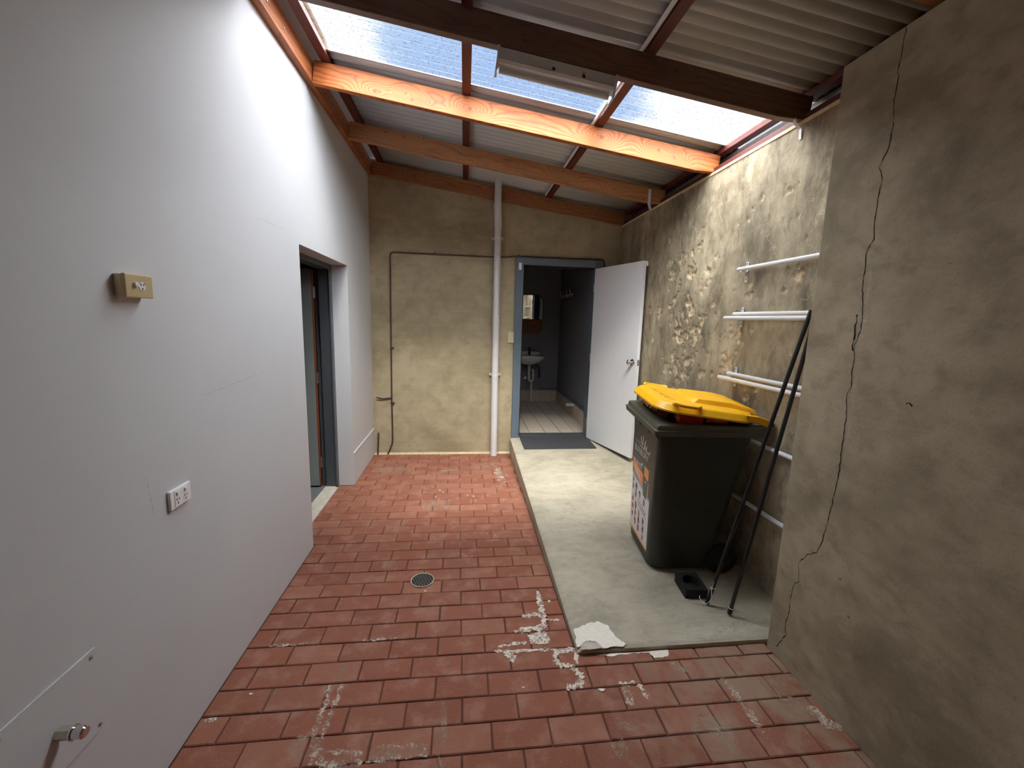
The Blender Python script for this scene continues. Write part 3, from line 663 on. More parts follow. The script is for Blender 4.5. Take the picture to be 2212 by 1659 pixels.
# ---- bathroom door frame, leaf, mat
fr = thing('door_2', 'blue-grey steel frame of the bathroom doorway', None, (.681, YB, .2), kind='structure')
fx0, fx1, fz1 = .586, 1.622, 2.349
ox = .681; O = Vector((.681, YB, .2))
def fbox(nm, a, b, mt, bev=.003): return obj(nm, MB().box(Vector(a)-O, Vector(b)-O), mt, fr, bevel=bev)
fbox('jamb', (fx0, YB-.03, .198), (.676, YB+.14, fz1), M['bluegrey']); fbox('jamb', (1.53, YB-.03, .198), (fx1, YB+.14, fz1), M['bluegrey'])
fbox('head', (.6765, YB-.03, 2.268), (1.5295, YB+.14, fz1), M['bluegrey'])
fbox('door_stop', (.6765, YB+.03, .2), (.692, YB+.13, 2.267), M['black']); fbox('door_stop', (.693, YB+.03, 2.252), (1.5295, YB+.13, 2.267), M['black'])
fbox('threshold', (.6765, YB+.0, .198), (1.5295, YB+.14, .222), M['charcoal'])
sn = obj('door_sensor', MB().box((.618, YB-.046, 2.205), (.652, YB-.031, 2.285)), M['white'], bevel=.003); tag(sn, 'small white sensor block at the top of the blue-grey frame', 'sensor')
hx, hy = 1.520, YB-.052; fx, fy = 1.762, 4.122
dang = math.atan2(fy-hy, fx-hx); dlen = math.hypot(fx-hx, fy-hy)
lf = thing('door_leaf', 'open white door hinged on the blue-grey bathroom frame', 'door', (hx, hy, .212), (0, 0, dang))
obj('panel', MB().box((0, 0, 0), (dlen, .036, 2.038)), M['doorwhite'], lf, bevel=.0015)
obj('closer_block', MB().box((dlen-.02, .036, 1.99), (dlen+.004, .055, 2.036)), M['doorwhite'], lf, bevel=.002)
kx, kz = dlen-.065, 1.02
for sgn, yy in ((-1, 0), (1, .036)):
    kb = obj('knob', MB().lathe([(.012,.006),(.012,.030),(.020,.036),(.027,.048),(.027,.058),(.018,.066)], (0,0,0), 'y', 20), M['chrome'], lf, smooth=40, loc=(kx, yy, kz)); kb.scale = (1, sgn*(.55 if sgn > 0 else 1), 1)
    ro = obj('rose', MB().lathe([(.033,0),(.033,.004),(.026,.008)], (0,0,0), 'y', 24), M['chrome'], kb, smooth=30)
lp = obj('latch_plate', MB().box((dlen-.0005, .006, kz-.03), (dlen+.0015, .030, kz+.03)), M['chrome'], lf)
obj('latch_bolt', MB().box((dlen, .012, kz-.008), (dlen+.012, .024, kz+.008)), M['chrome'], lp)
for zz in (.2, 1.0, 1.82): obj('hinge', MB().tube([(-.004,-.004,zz-.045),(-.004,-.004,zz+.045)], .006, 10), M['steel'], lf, smooth=40)
dm = obj('door_mat', MB().box((-.425, -.215, 0), (.425, .215, .010)), M['mat'], bevel=.003, loc=(1.115, 4.775, slab(4.775)+.0005), rot=(math.atan(SL_), 0, R(.4))); tag(dm, 'dark charcoal door mat in front of the bathroom doorway', 'mat')

# ---- bathroom shell
BX0, BX1, BY0, BY1, BZ0, BZ1 = .30, 1.644, YB+.131, 7.227, .215, 2.62
bw = obj('wall_bathroom', MB().box((BX0-.1, BY1, BZ0-.1), (BX1+.1, BY1+.1, BZ1)).box((BX1, BY0, BZ0-.1), (BX1+.1, BY1, BZ1)).box((BX0-.1, BY0, BZ0-.1), (BX0, BY1, BZ1)).box((BX0-.1, BY0, BZ1), (BX1+.1, BY1+.1, BZ1+.06)), M['bath']); tag(bw, 'dim grey bathroom walls seen through the doorway', None, None, 'structure')
bf = obj('floor_bathroom', MB().box((BX0, BY0-.001, BZ0-.12), (BX1, BY1, BZ0-.006)), M['grout']); tag(bf, 'beige tiled bathroom floor', None, None, 'structure')
tm = {}
def tile_mesh(w, d, h, ax):
    k = (round(w, 4), round(d, 4), ax)
    if k not in tm:
        mbb = MB().box((-w/2,-d/2,-h),(w/2,d/2,0)); me_ = mbb.mesh('floor_tile'); me_.materials.append(M['tile']); tm[k] = me_
    return tm[k]
txs = [.447-.197, .447, .645, .845, 1.05, 1.25, 1.443, BX1]
for i in range(len(txs)-1):
    a, b = max(txs[i], BX0), txs[i+1]
    yy = BY0+.012; j = 0
    while yy < BY1-.01:
        e = min(yy+.30, BY1)
        o = bpy.data.objects.new('floor_tile', tile_mesh(b-a-.007, e-yy-.0012, .006, 0)); COL.objects.link(o); o.parent = bf; o.location = ((a+b)/2, (yy+e)/2, BZ0); yy = e
bs_ = thing('baseboard_bathroom', 'beige skirting tiles around the bathroom', None, kind='structure')
for a, b in zip([.36,.556,.755,.955,1.155,1.354,1.553], [.556,.755,.955,1.155,1.354,1.553,BX1]):
    obj('skirting_tile', MB().box((a+.002, BY1-.012, BZ0), (b-.002, BY1-.001, .412)), M['tile'], bs_)
yy = BY0
while yy < BY1-.02:
    e = min(yy+.198, BY1-.013); obj('skirting_tile', MB().box((BX1-.012, yy+.002, BZ0), (BX1-.001, e-.002, .412)), M['tile'], bs_); yy = e

mr = thing('wall_mirror', 'rounded mirror on a timber backing above the basin', 'mirror', (1.085, BY1, 1.40))
def rpoly(w0, w1, z0, z1, r, top):
    p = []
    if top: p = [(w0, z0), (w1, z0)] + [(w1-r+r*math.cos(R(a)), z1-r+r*math.sin(R(a))) for a in range(0, 91, 15)] + [(w0+r-r*math.sin(R(a)), z1-r+r*math.cos(R(a))) for a in range(0, 91, 15)]
    else: p = [(w1, z1), (w0, z1)] + [(w0+r-r*math.cos(R(a)), z0+r-r*math.sin(R(a))) for a in range(0, 91, 15)] + [(w1-r+r*math.sin(R(a)), z0+r-r*math.cos(R(a))) for a in range(0, 91, 15)]
    return p
obj('glass', MB().prism(rpoly(-.245, .245, .25, .655, .10, True), 'y', -.022, -.016), M['mirror'], mr)
obj('frame', MB().prism(rpoly(-.253, .253, .242, .664, .105, True), 'y', -.0155, -.002), M['black'], mr)
obj('timber_shelf', MB().prism(rpoly(-.253, .253, 0, .2415, .10, False), 'y', -.022, -.002), M['wooddark'], mr)

bsn = thing('wash_basin', 'white wall-hung basin with exposed trap under the mirror', 'basin', (1.09, BY1, .90))
rings = []
for z, hx_, hy_, cy in ((-.02,.05,.05,-.16),(.0,.12,.10,-.17),(.04,.20,.155,-.19),(.09,.245,.185,-.20),(.125,.262,.20,-.205),(.140,.265,.203,-.207),(.145,.262,.200,-.207),(.143,.235,.165,-.215),(.10,.20,.135,-.215),(.05,.12,.08,-.215),(.03,.03,.03,-.215)):
    rings.append(rrect(0, cy, hx_, hy_, min(hx_, hy_)*.75, z, 6))
obj('bowl', MB().loft(rings), M['ceramic'], bsn, smooth=60)
obj('back_ledge', MB().box((-.24,-.05,.10),(.22,-.002,.20)), M['ceramic'], bsn, bevel=.012)
tp = obj('tap', MB().lathe([(.024,.0),(.020,.03),(.014,.035),(.014,.09),(.02,.095),(.02,.115)], (.03,-.075,.145), 'z', 14).tube([(.03,-.08,.20),(.03,-.13,.205),(.03,-.15,.185)], .009, 8), M['black'], bsn, smooth=40)
obj('tap_handle', MB().box((-.005,-.082,.262),(.065,-.068,.272)).box((.023,-.11,.262),(.037,-.04,.272)), M['black'], tp)
tr_ = obj('waste_trap', MB().tube(bez([(.02,-.17,-.01),(.02,-.17,-.30),(.10,-.13,-.30),(.10,-.13,-.12),(.10,-.03,-.12)], .05), .021, 12), M['pvc'], bsn, smooth=40)
for z in (-.07, -.20): obj('trap_nut', MB().tube([(.02 if z > -.1 else .10, -.17 if z > -.1 else -.13, z-.014), (.02 if z > -.1 else .10, -.17 if z > -.1 else -.13, z+.014)], .028, 12), M['pvc'], tr_, smooth=40)
obj('waste_pipe', MB().tube([(.085,-.05,-.32),(.085,-.05,-.682)], .023, 12), M['pvc'], bsn, smooth=40); obj('floor_flange', MB().tube([(.085,-.05,-.683),(.085,-.05,-.672)], .045, 16), M['pvc'], bsn, smooth=40)
obj('supply_hose', MB().tube(bez([(.06,-.10,-.02),(.15,-.06,-.02),(.225,-.03,-.09),(.225,-.02,-.24)], .06), .011, 10), M['black'], bsn, smooth=40)
obj('supply_valve', MB().lathe([(.012,-.26),(.020,-.24),(.020,-.17),(.014,-.15),(.014,-.11)], (.225,-.022,0), 'z', 10), M['black'], bsn, smooth=40)
obj('wall_outlet', MB().lathe([(.034,-.002),(.034,-.012),(.02,-.018),(.02,-.004)], (-.02,0,-.265), 'y', 18), M['chrome'], bsn, smooth=40)
bp_ = obj('water_pipe', MB().tube(bez([(1.317,BY1-.012,.76),(1.317,BY1-.012,.452),(BX1-.014,BY1-.012,.447),(BX1-.014,BY0+.02,.468)], .04), .010, 10), M['bluegrey'], smooth=40); tag(bp_, 'grey water pipe running above the bathroom skirting tiles', 'pipe')
wo_ = obj('overflow_pipe', MB().tube([(BX1-.005,5.99,.405),(BX1-.13,6.0,.405)], .022, 14), M['pvc'], smooth=40); tag(wo_, 'short white pipe end sticking out above the skirting tiles', 'pipe')
cr_ = thing('coat_rack', 'timber coat rack with white hooks high on the bathroom wall', 'coat rack', (BX1, 6.63, 2.05))
obj('board', MB().box((-.018,-.37,-.045),(-.001,.37,.045)), M['wooddark'], cr_, bevel=.003)
for k in range(4):
    yy = -.30+.2*k
    obj('hook', MB().tube(bez([(-.02,yy,.0),(-.055,yy,-.02),(-.065,yy,.025),(-.075,yy,.065)], .02), .005, 8).tube([(-.02,yy,-.01),(-.05,yy,-.05),(-.065,yy,-.035)], .004, 8), M['white'], cr_, smooth=40)

# ================================================================== SIDE DOORWAY
d1 = thing('door_1', 'charcoal frame recessed in the white wall', None, (-1.19, Y2, 0), kind='structure'); O1 = Vector((-1.19, Y2, 0))
def dbox(nm, a, b, mt, par=None, bev=.003): return obj(nm, MB().box(Vector(a)-O1, Vector(b)-O1), mt, par or d1, bevel=bev)
dbox('jamb', (-1.292, 3.985, 0), (-1.19, Y2+.02, ZH), M['charcoal']); dbox('jamb', (-1.292, Y1-.02, 0), (-1.19, Y1+.05, ZH), M['charcoal'])
dbox('head', (-1.292, Y1+.0505, 2.035), (-1.19, 3.9845, ZH), M['charcoal'])
dbox('rebate', (-1.335, 4.012, 0), (-1.2925, Y2+.02, ZH), M['charcoal'])
dbox('stop_bead', (-1.204, 3.977, 0), (-1.192, 3.9845, 2.034), M['charcoal'])
dl_ = thing('side_door', 'grey door with a brown timber edge standing open inside the side doorway', 'door', (-1.338, 4.010, .03))
obj('panel', MB().box((-.82,-.040,0),(-.009,-.002,2.0)), M['doorgrey'], dl_, bevel=.001)
obj('lipping', MB().box((-.0085,-.040,0),(0,-.002,2.0)), M['edge'], dl_, bevel=.001)
for zz in (.22, 1.03, 1.80): obj('hinge', MB().tube([(.004,.001,zz-.05),(.004,.001,zz+.05)], .007, 10).box((0,-.03,zz-.05),(.002,-.001,zz+.05)), M['steel'], dl_)
si = obj('door_sill', MB().prism([(-1.30,-.02),(-1.185,-.02),(-1.185,.004),(-1.215,.016),(-1.30,.018)], 'y', Y1-.01, 3.984), M['conc'], bevel=.002); tag(si, 'worn pale concrete sill of the side doorway', 'sill')
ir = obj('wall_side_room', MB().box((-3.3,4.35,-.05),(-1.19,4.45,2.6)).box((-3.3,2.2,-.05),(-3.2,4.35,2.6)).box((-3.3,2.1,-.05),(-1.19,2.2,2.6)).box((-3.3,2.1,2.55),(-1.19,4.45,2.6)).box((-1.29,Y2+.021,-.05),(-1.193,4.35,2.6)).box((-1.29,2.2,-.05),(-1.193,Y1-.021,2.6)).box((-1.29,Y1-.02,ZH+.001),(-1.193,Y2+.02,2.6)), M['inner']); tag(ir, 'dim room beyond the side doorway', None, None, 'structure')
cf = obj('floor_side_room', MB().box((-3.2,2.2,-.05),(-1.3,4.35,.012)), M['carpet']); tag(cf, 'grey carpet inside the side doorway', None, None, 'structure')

# ================================================================== LEFT WALL FITTINGS
def slot(o, y, z, mt, h=.008, w=.0022, rot=0, x=.0):
    s_ = obj('pin_slot', MB().box((-.0004,-w/2,-h/2),(.0008,w/2,h/2)), mt, o, loc=(x, y, z)); s_.rotation_euler = (rot, 0, 0); return s_
def socket_face(o, x, y, z):
    slot(o, y-.006, z+.006, M['dark'], rot=R(30), x=x); slot(o, y+.006, z+.006, M['dark'], rot=R(-30), x=x); slot(o, y, z-.008, M['dark'], x=x)
po = thing('power_point', 'single beige power point on a mounting block, higher on the white wall', 'power outlet', (XL, 1.4787, 1.7112))
obj('mounting_block', MB().box((0,-.056,-.0345),(.022,.056,.0345)), M['cream'], po, bevel=.003)
obj('plate', MB().box((.022,-.058,-.0365),(.035,.058,.0365)), plain('aged_beige_plastic', srgb(198,178,136), .35, 0, .03), po, bevel=.004)
obj('rocker', MB().lathe([(.0085,0),(.0085,.006),(.007,.0075)], (.035,-.020,.004), 'x', 16), M['white'], po, smooth=30)
sf = obj('socket', MB().lathe([(.0135,0),(.0135,.0012)], (.035,.009,0), 'x', 24), M['white'], po); socket_face(sf, .0366, .009, 0)
p2 = thing('power_point', 'white double power point, lower on the white wall', 'power outlet', (XL, 1.608, .9587))
obj('plate', MB().box((0,-.058,-.0365),(.012,.058,.0365)), M['white'], p2, bevel=.004)
obj('inner_panel', MB().box((.012,-.036,-.031),(.0135,.036,.031)), M['white'], p2, bevel=.0006)
for yy in (-.022, .022):
    obj('rocker', MB().box((.0135,yy-.0055,.012),(.018,yy+.0055,.024)), M['white'], p2, bevel=.0015)
    s2 = obj('socket', MB().lathe([(.0125,0),(.0125,.0005)], (.0135,yy,-.010), 'x', 20), M['white'], p2); socket_face(s2, .0143, yy, -.010)
ap = thing('access_panel', 'square white access cover screwed low on the white wall', 'panel', (XL, 1.066, .548))
obj('cover', MB().box((.0005,-.138,-.128),(.005,.138,.128)), M['left'], ap, bevel=.001)
for a in (-1, 1):
    for b in (-1, 1): obj('screw', MB().lathe([(.006,0),(.006,.002),(.003,.004)], (.005,a*.122,b*.109), 'x', 10), M['steel'], ap)
tb = thing('tap_stub', 'capped brass tap stub poking through the access cover', 'tap', (XL+.0055, 1.072, .535))
obj('spigot', MB().lathe([(.017,0),(.017,.036),(.013,.038)], (0,0,0), 'x', 6), plain('tarnished_brass', (.55,.52,.44,1), .35, .9, .15), tb)
obj('cap', MB().lathe([(.013,.038),(.016,.040),(.016,.062),(.012,.066)], (0,0,0), 'x', 20), M['chrome'], tb, smooth=40)
obj('thread_ring', MB().lathe([(.019,.034),(.019,.039)], (0,0,0), 'x', 20), M['chrome'], tb)
for i, (a, b) in enumerate([((2.371,2.116),(2.728,2.123)), ((1.466,1.087),(1.484,.943)), ((1.80,1.30),(2.35,1.33)), ((1.89,1.112),(1.905,1.098)), ((1.80,1.072),(1.82,1.072))]):
    obj('scuff_mark', wall_ribbon([a, b], .0015, XL+.0006, 80+i, jit=.0006), M['efflo2'] if i == 1 else plain('grey_scuff', srgb(168,168,170), .8), wl, fix=False)

# ================================================================== FLOOR DRAIN
dr = thing('floor_drain', 'round floor drain with a square mesh grate among the red pavers', 'drain', (-.2455, 2.468, .0018))
obj('rim', MB().lathe([(.066,.0),(.066,.0035),(.073,.0042),(.075,.0)], (0,0,0), 'z', 40, caps=False), plain('brass_rim', srgb(206,186,150), .35, .4, .1), dr, smooth=30)
obj('bowl', MB().lathe([(.0,.0004),(.067,.0005)], (0,0,0), 'z', 40, caps=False), M['dark'], dr)  # flat dark disc, paints the shade of the hole below the grate
for k in range(-3, 4):
    q = k*.0165; w = math.sqrt(max(0, .066**2-q*q)); a = R(22)
    for rr in (0, 1):
        o = obj('grate_bar', MB().box((-w,-.0013,.0008),(w,.0013,.0030)), M['steel'], dr); o.rotation_euler = (0, 0, a+rr*math.pi/2); o.location = (-q*math.sin(a+rr*math.pi/2), q*math.cos(a+rr*math.pi/2), 0)

# ================================================================== WHITE RAILS ON THE PITTED WALL
def rail(z, xs, label_f, bz):
    for i, (e, dz) in enumerate(xs):
        x = XRB-e
        o = obj('wall_rail', MB().tube([(x, YR+.002, z+dz), (x, 2.668 if e < .05 else 2.655, z+dz)], .0135, 14), M['rodwhite'], smooth=40)
        tag(o, label_f[i], 'rail', 'white rails on the pitted wall')
    if bz:
        k = thing('rail_bracket', label_f[-1], 'bracket', (XRB, 2.628, z), group='rail brackets')
        obj('wall_tab', MB().box((-.004,-.013,-.085),(-.0005,.013,.045)), M['rodwhite'], k, bevel=.001)
        obj('arm', MB().box((-xs[-1][0]-.004,-.012,-.020),(-.004,.012,-.0145)), M['rodwhite'], k) if len(xs) > 1 else obj('cradle', MB().box((-.046,-.012,-.019),(-.004,.012,-.0145)), M['rodwhite'], k)
        for zz in (-.065, .033): obj('screw', MB().lathe([(.004,-.0045),(.004,-.006)], (0,0,zz), 'x', 8), M['dark'], k)
rail(2.004, [(.036, 0)], ['single top rail on the pitted wall', 'bracket holding the single top rail'], True)
rail(1.714, [(.034, 0), (.105, -.028)], ['inner rail of the middle pair on the pitted wall', 'outer rail of the middle pair on the pitted wall', 'bracket holding the middle pair of rails'], True)
rail(1.316, [(.034, 0), (.105, -.024)], ['inner rail of the pair just above the yellow bin lid', 'outer rail of the pair just above the yellow bin lid', 'bracket holding the pair of rails above the bin lid'], True)
rail(.926, [(.034, 0)], ['single rail behind the bin, level with the top of its body'], False)
rail(.527, [(.034, 0)], ['lowest single rail behind the bin, near its wheels'], False)

# ================================================================== WHEELIE BIN
bin_ = thing('wheelie_bin', 'dark green wheelie bin with an overfull yellow lid', 'bin', (1.460, 2.575, slab(2.575)+.006), (R(4.0), 0, R(-4.5)))
bin_.scale = (1, 1, 1.02)
def bring(z, x0, x1, hy, r): return rrect((x0+x1)/2, 0, (x1-x0)/2, hy, r, z, 7)
def fxz(z): return -.245 - .040*z/.93       # front face
def bxz(z): return .165 + .125*z/.93
def hyz(z): return .225 + .040*z/.93
body = MB().loft([bring(.012, fxz(0)+.02, bxz(0)-.02, hyz(0)-.02, .07), bring(.03, fxz(.03), bxz(.03), hyz(.03), .075)] + [bring(z, fxz(z), bxz(z), hyz(z), .075-.02*z) for z in (.2, .45, .7, .90)] + [bring(.955, fxz(.955), bxz(.955), hyz(.955), .055)], True, False)
obj('body', body, M['binbody'], bin_, smooth=45)
rim = MB().loft([bring(.925, -.30, .31, .272, .04), bring(.918, -.327, .325, .288, .012), bring(.950, -.333, .33, .292, .012), bring(.953, -.319, .325, .286, .012), bring(.977, -.316, .325, .284, .012), bring(.982, -.312, .32, .280, .012), bring(.982, -.255, .30, .247, .12), bring(.955, -.245, .285, .238, .12), bring(.70, -.235, .27, .225, .1)], True, True)
obj('rim', rim, M['binrim'], bin_, smooth=35)
for yy in (-.26, -.09, .09): obj('rim_rib', MB().prism([(-.322,.918),(-.28,.918),(-.283,.870)], 'y', yy-.006, yy+.006), M['binrim'], bin_)
# rear lugs, handle and hinge
for s in (-1, 1):
    lug = obj('hinge_lug', MB().prism([(.26,.90),(.33,.905),(.37,.945),(.388,.985),(.38,1.004),(.355,.995),(.32,.965),(.26,.965)], 'y', s*.222-.012, s*.222+.012), M['binrim'], bin_, bevel=.003)
obj('handle_bar', MB().tube([(.37,-.26,.985),(.37,.26,.985)], .014, 12), M['binrim'], bin_, smooth=40)
for s in (-1, 1):
    w = obj('wheel', MB().lathe([(.03,-.022),(.085,-.024),(.098,-.016),(.100,0),(.098,.016),(.085,.024),(.03,.022)], (0,0,0), 'y', 32), M['rubber'], bin_, smooth=40, loc=(.205, s*.232, .100))
    obj('hub', MB().lathe([(.03,0),(.045,.004),(.03,.010)], (0,0,0), 'y', 16), M['black'], w, loc=(0, s*.021, 0)).scale = (1, s, 1)
obj('axle', MB().tube([(.205,-.23,.1),(.205,.23,.1)], .011, 10), M['steel'], bin_)
# lid, propped open by the rubbish
LA = R(6.9)
lid = bpy.data.objects.new('lid', None); COL.objects.link(lid); lid.parent = bin_; lid.location = (.372, 0, .992); lid.rotation_euler = (0, LA, 0)
def lring(z, x0, x1, hy, r): return rrect((x0+x1)/2, 0, (x1-x0)/2, hy, r, z, 8)
LX0, LX1 = -.690, -.085
obj('shell', MB().loft([lring(-.010, LX0+.004, LX1, .276, .13), lring(-.010, LX0-.006, LX1+.004, .286, .135), lring(.0, LX0-.006, LX1+.004, .286, .135), lring(.004, LX0, LX1, .281, .13), lring(.030, LX0+.012, LX1-.006, .270, .125), lring(.037, LX0+.024, LX1-.018, .259, .115), lring(.041, LX0+.12, LX1-.08, .17, .09)], True, True), M['yellow'], lid, smooth=40)
rp = lambda z, a, b, hy0, hy1: [(a, -hy0, z), (b, -hy1, z), (b, hy1, z), (a, hy0, z)]
obj('raised_panel', MB().loft([[(-.47,-.10,.036),(-.44,-.150,.036),(-.20,-.155,.034),(-.06,-.20,.030),(-.06,.20,.030),(-.20,.155,.034),(-.44,.150,.036),(-.47,.10,.036)], [(-.43,-.09,.060),(-.41,-.138,.066),(-.20,-.143,.068),(-.07,-.188,.054),(-.07,.188,.054),(-.20,.143,.068),(-.41,.138,.066),(-.43,.09,.060)]], False, True), M['yellow'], lid, bevel=.004, smooth=50)
for s in (-1, 1):
    h = obj('lid_grip', MB().tube(bez([(-.605,s*.246,.034),(-.60,s*.262,.046),(-.575,s*.284,.040),(-.475,s*.284,.038),(-.45,s*.262,.044),(-.445,s*.246,.036)], .02), .0095, 10).loft([[(-.60,s*.235,.038),(-.45,s*.235,.038),(-.45,s*.262,.043),(-.60,s*.262,.043)],[(-.60,s*.235,.033),(-.45,s*.235,.033),(-.45,s*.262,.033),(-.60,s*.262,.033)]]), M['yellow'], lid, smooth=50)
    a = obj('hinge_arm', MB().prism([(-.17,-.002),(-.17,.034),(-.09,.034),(-.02,.020),(.012,.012),(.022,-.006),(.008,-.022),(-.03,-.020),(-.09,-.006)], 'y', s*.252-.014, s*.252+.014), M['yellow'], lid, bevel=.004)
    obj('hinge_pin', MB().lathe([(.0115,-.0015),(.0115,.0015)], (0,0,0), 'y', 16), M['black'], a, loc=(.0, s*.2672, -.004))
wr_ = MB()
rs2 = random.Random(12)
def stroke(pts, w=.0035): 
    mbq = ribbon(pts, w, lambda x, y: .0385 + (.002 if x > -.6 else 0), .3, 3, .002, 2); wr_.add(mbq.v, mbq.f)
for i in range(7):
    wr_ = MB(); yy = .12-.045*i; xx = -.60+.004*i
    stroke([(xx-.02, yy+.012), (xx+.015, yy+.010), (xx-.012, yy-.012), (xx+.018, yy-.016)] if i % 2 else [(xx-.018, yy), (xx+.016, yy+.006), (xx+.012, yy-.014)])
    obj('marker_stroke', wr_, M['crack'], lid, fix=False)
# rubbish showing under the lid
def packet(x, y, z, s3, rot, mt, nm):
    o = obj(nm, MB().box((-s3[0]/2,-s3[1]/2,-s3[2]/2),(s3[0]/2,s3[1]/2,s3[2]/2)), M[mt], None, bevel=.004, loc=(x, y, z), rot=rot); return o
Bm = Matrix.Translation(bin_.location) @ bin_.rotation_euler.to_matrix().to_4x4() @ Matrix.Diagonal((1, 1, 1.02, 1))
for i, (x, y, z, s3, rt_, mt, lb) in enumerate([
    (-.222,.125,1.005,(.06,.10,.04),(.3,.5,.2),'carton','crumpled pale carton at the far front corner of the bin'),
    (-.225,.02,1.008,(.05,.08,.04),(-.4,.4,-.3),'carton','folded tan carton peeping out under the front of the lid'),
    (-.20,-.085,1.003,(.06,.08,.04),(.2,-.3,.5),'cartondark','dark packet wedged under the front of the lid'),
    (-.10,-.205,1.002,(.15,.05,.04),(.5,.1,.1),'cartonred','red packet at the near corner of the bin'),
    (.06,-.222,.998,(.12,.05,.03),(-.4,.2,.35),'cartonred','orange-red packet flap hanging over the near rim'),
    (.06,.05,.945,(.40,.26,.05),(0,.0,.05),'cartondark','flattened dark box filling the middle of the bin')]):
    o = packet(0, 0, 0, s3, (0, 0, 0), mt, 'packet')
    o.matrix_world = Bm @ (Matrix.Translation((x, y, z)) @ Matrix.Rotation(rt_[2], 4, 'Z') @ Matrix.Rotation(rt_[1], 4, 'Y') @ Matrix.Rotation(rt_[0], 4, 'X'))
    tag(o, lb, 'rubbish', 'rubbish in the bin')

# ---- printing on the bin front: plane with local u (across, towards the viewer = -y), w up
def on_front(u, z, lift): return (fxz(z)-lift, -u, z)
def print_poly(pts, mt, nm, lift, par):
    mbp = MB(); mbp.v = [on_front(u, z, lift) for u, z in pts]; mbp.f = [tuple(range(len(pts)))]
    return obj(nm, mbp, mt, par, fix=False)
def flat(name, c, rough=.45): return plain(name, c, rough, 0, .02)
INK = dict(white=flat('sticker_white', srgb(232,228,232)), navy=flat('sticker_navy', srgb(52,54,84)), slate=flat('sticker_slate', srgb(66,72,84)), orange=flat('sticker_orange', srgb(240,140,62)), amber=flat('sticker_amber', srgb(246,172,48)), green=flat('sticker_green', srgb(40,72,58)), red=flat('sticker_red', srgb(180,60,66)), dark=flat('sticker_dark', srgb(64,60,60)), grey=flat('sticker_grey', srgb(140,138,140)), blue=flat('sticker_pale_blue', srgb(150,160,196)), teal=flat('sticker_teal', srgb(70,110,112)))
U0, U1, Z0, Z1 = -.195, .150, .085, .640
stk = print_poly([(U0,Z0),(U1,Z0),(U1,Z1),(U0,Z1)], INK['white'], 'sticker', .0006, bin_); stk['label'] = 'recycling guide sticker with orange and white panels'
def SP(pts, ink, nm='print', lift=.0010): return print_poly([(U0+a*(U1-U0), Z0+b*(Z1-Z0)) for a, b in pts], INK[ink], nm, lift, stk)
SP([(0,.78),(1,.66),(1,1),(0,1)], 'navy', 'header_panel'); SP([(0,.80),(.62,.82),(.62,1),(0,1)], 'slate', 'header_panel', .0012)
SP([(.0,.74),(1,.62),(1,.66),(0,.78)], 'blue', 'header_fade', .0011)
SP([(.02,.80),(.34,.75),(.62,.70),(.62,.86),(.3,.90),(.02,.93)], 'orange', 'orange_panel', .0014)
SP([(.68,.865),(.90,.845),(.90,.975),(.68,.985)], 'amber', 'bin_picture_lid', .0016); SP([(.72,.885),(.86,.873),(.86,.955),(.72,.962)], 'orange', 'bin_picture_lid_inset', .0018)
SP([(.66,.62),(.84,.60),(.90,.84),(.64,.865)], 'green', 'bin_picture_body', .0016); SP([(.86,.66),(.92,.655),(.93,.83),(.90,.84)], 'orange', 'bin_picture_side', .0015)
SP([(.74,.80),(.80,.795),(.77,.83)], 'white', 'bin_picture_mark', .0018); SP([(.48,.955),(.58,.95),(.53,.985)], 'white', 'corner_mark', .0018)
rq = random.Random(21)
def icon(a, b, s, inks):
    for k, ik in enumerate(inks):
        n = rq.randint(4, 6); rr = s*(1-.35*k); oo = (rq.uniform(-.2, .2)*s*k, -s*.5*k)
        SP([(a+oo[0]+rr*math.cos(2*math.pi*i/n+.4)*rq.uniform(.7, 1.1), b+oo[1]+rr*.9*math.sin(2*math.pi*i/n+.4)*rq.uniform(.7, 1.1)) for i in range(n)], ik, 'item_picture', .0013+.0002*k)
for a, b, ii in [(.10,.66,['grey']),(.28,.615,['dark']),(.50,.575,['dark','grey']),(.74,.545,['grey','teal']),(.10,.565,['grey']),(.27,.525,['grey','dark'])]: icon(a, b, .065, ii)
for k in range(6): SP([(.42+.075*k,.475-.012*k),(.48+.075*k,.47-.012*k),(.45+.075*k,.505-.012*k)], 'dark', 'recycle_triangle')
for k in range(2): SP([(.42,.445-.022*k),(.88-.04*(1-k),.40-.022*k),(.88-.04*(1-k),.392-.022*k),(.42,.437-.022*k)], 'dark', 'text_line')
SP([(.06,.47),(.42,.435),(.42,.428),(.06,.463)], 'red', 'text_line'); SP([(.08,.735),(.3,.705),(.3,.695),(.08,.725)], 'teal', 'text_line')
for a, b, ii in [(.12,.40,['red']),(.30,.365,['red','dark']),(.50,.335,['grey','red']),(.74,.30,['dark','red']),(.12,.30,['red']),(.30,.27,['grey','red']),(.50,.235,['dark','red']),(.76,.205,['dark','red']),(.12,.205,['red']),(.30,.165,['red','dark']),(.50,.135,['dark','red']),(.76,.105,['grey','red'])]: icon(a, b, .06, ii)
SP([(0,0),(1,0),(1,.028),(0,.028)], 'orange', 'border_strip', .0012)
def text_on_front(body, u, z, size, ink, lift, par, nm, squeeze=1.0):
    cu = bpy.data.curves.new(nm, 'FONT'); cu.body = body; cu.size = size; cu.align_x = 'LEFT'
    to = bpy.data.objects.new(nm, cu); COL.objects.link(to); dg = bpy.context.evaluated_depsgraph_get(); me_ = bpy.data.meshes.new_from_object(to.evaluated_get(dg))
    bpy.data.objects.remove(to); bpy.data.curves.remove(cu)
    for v in me_.vertices: v.co = on_front(u+v.co.x*squeeze, z+v.co.y, lift)
    return obj(nm, me_, ink, par, fix=False)
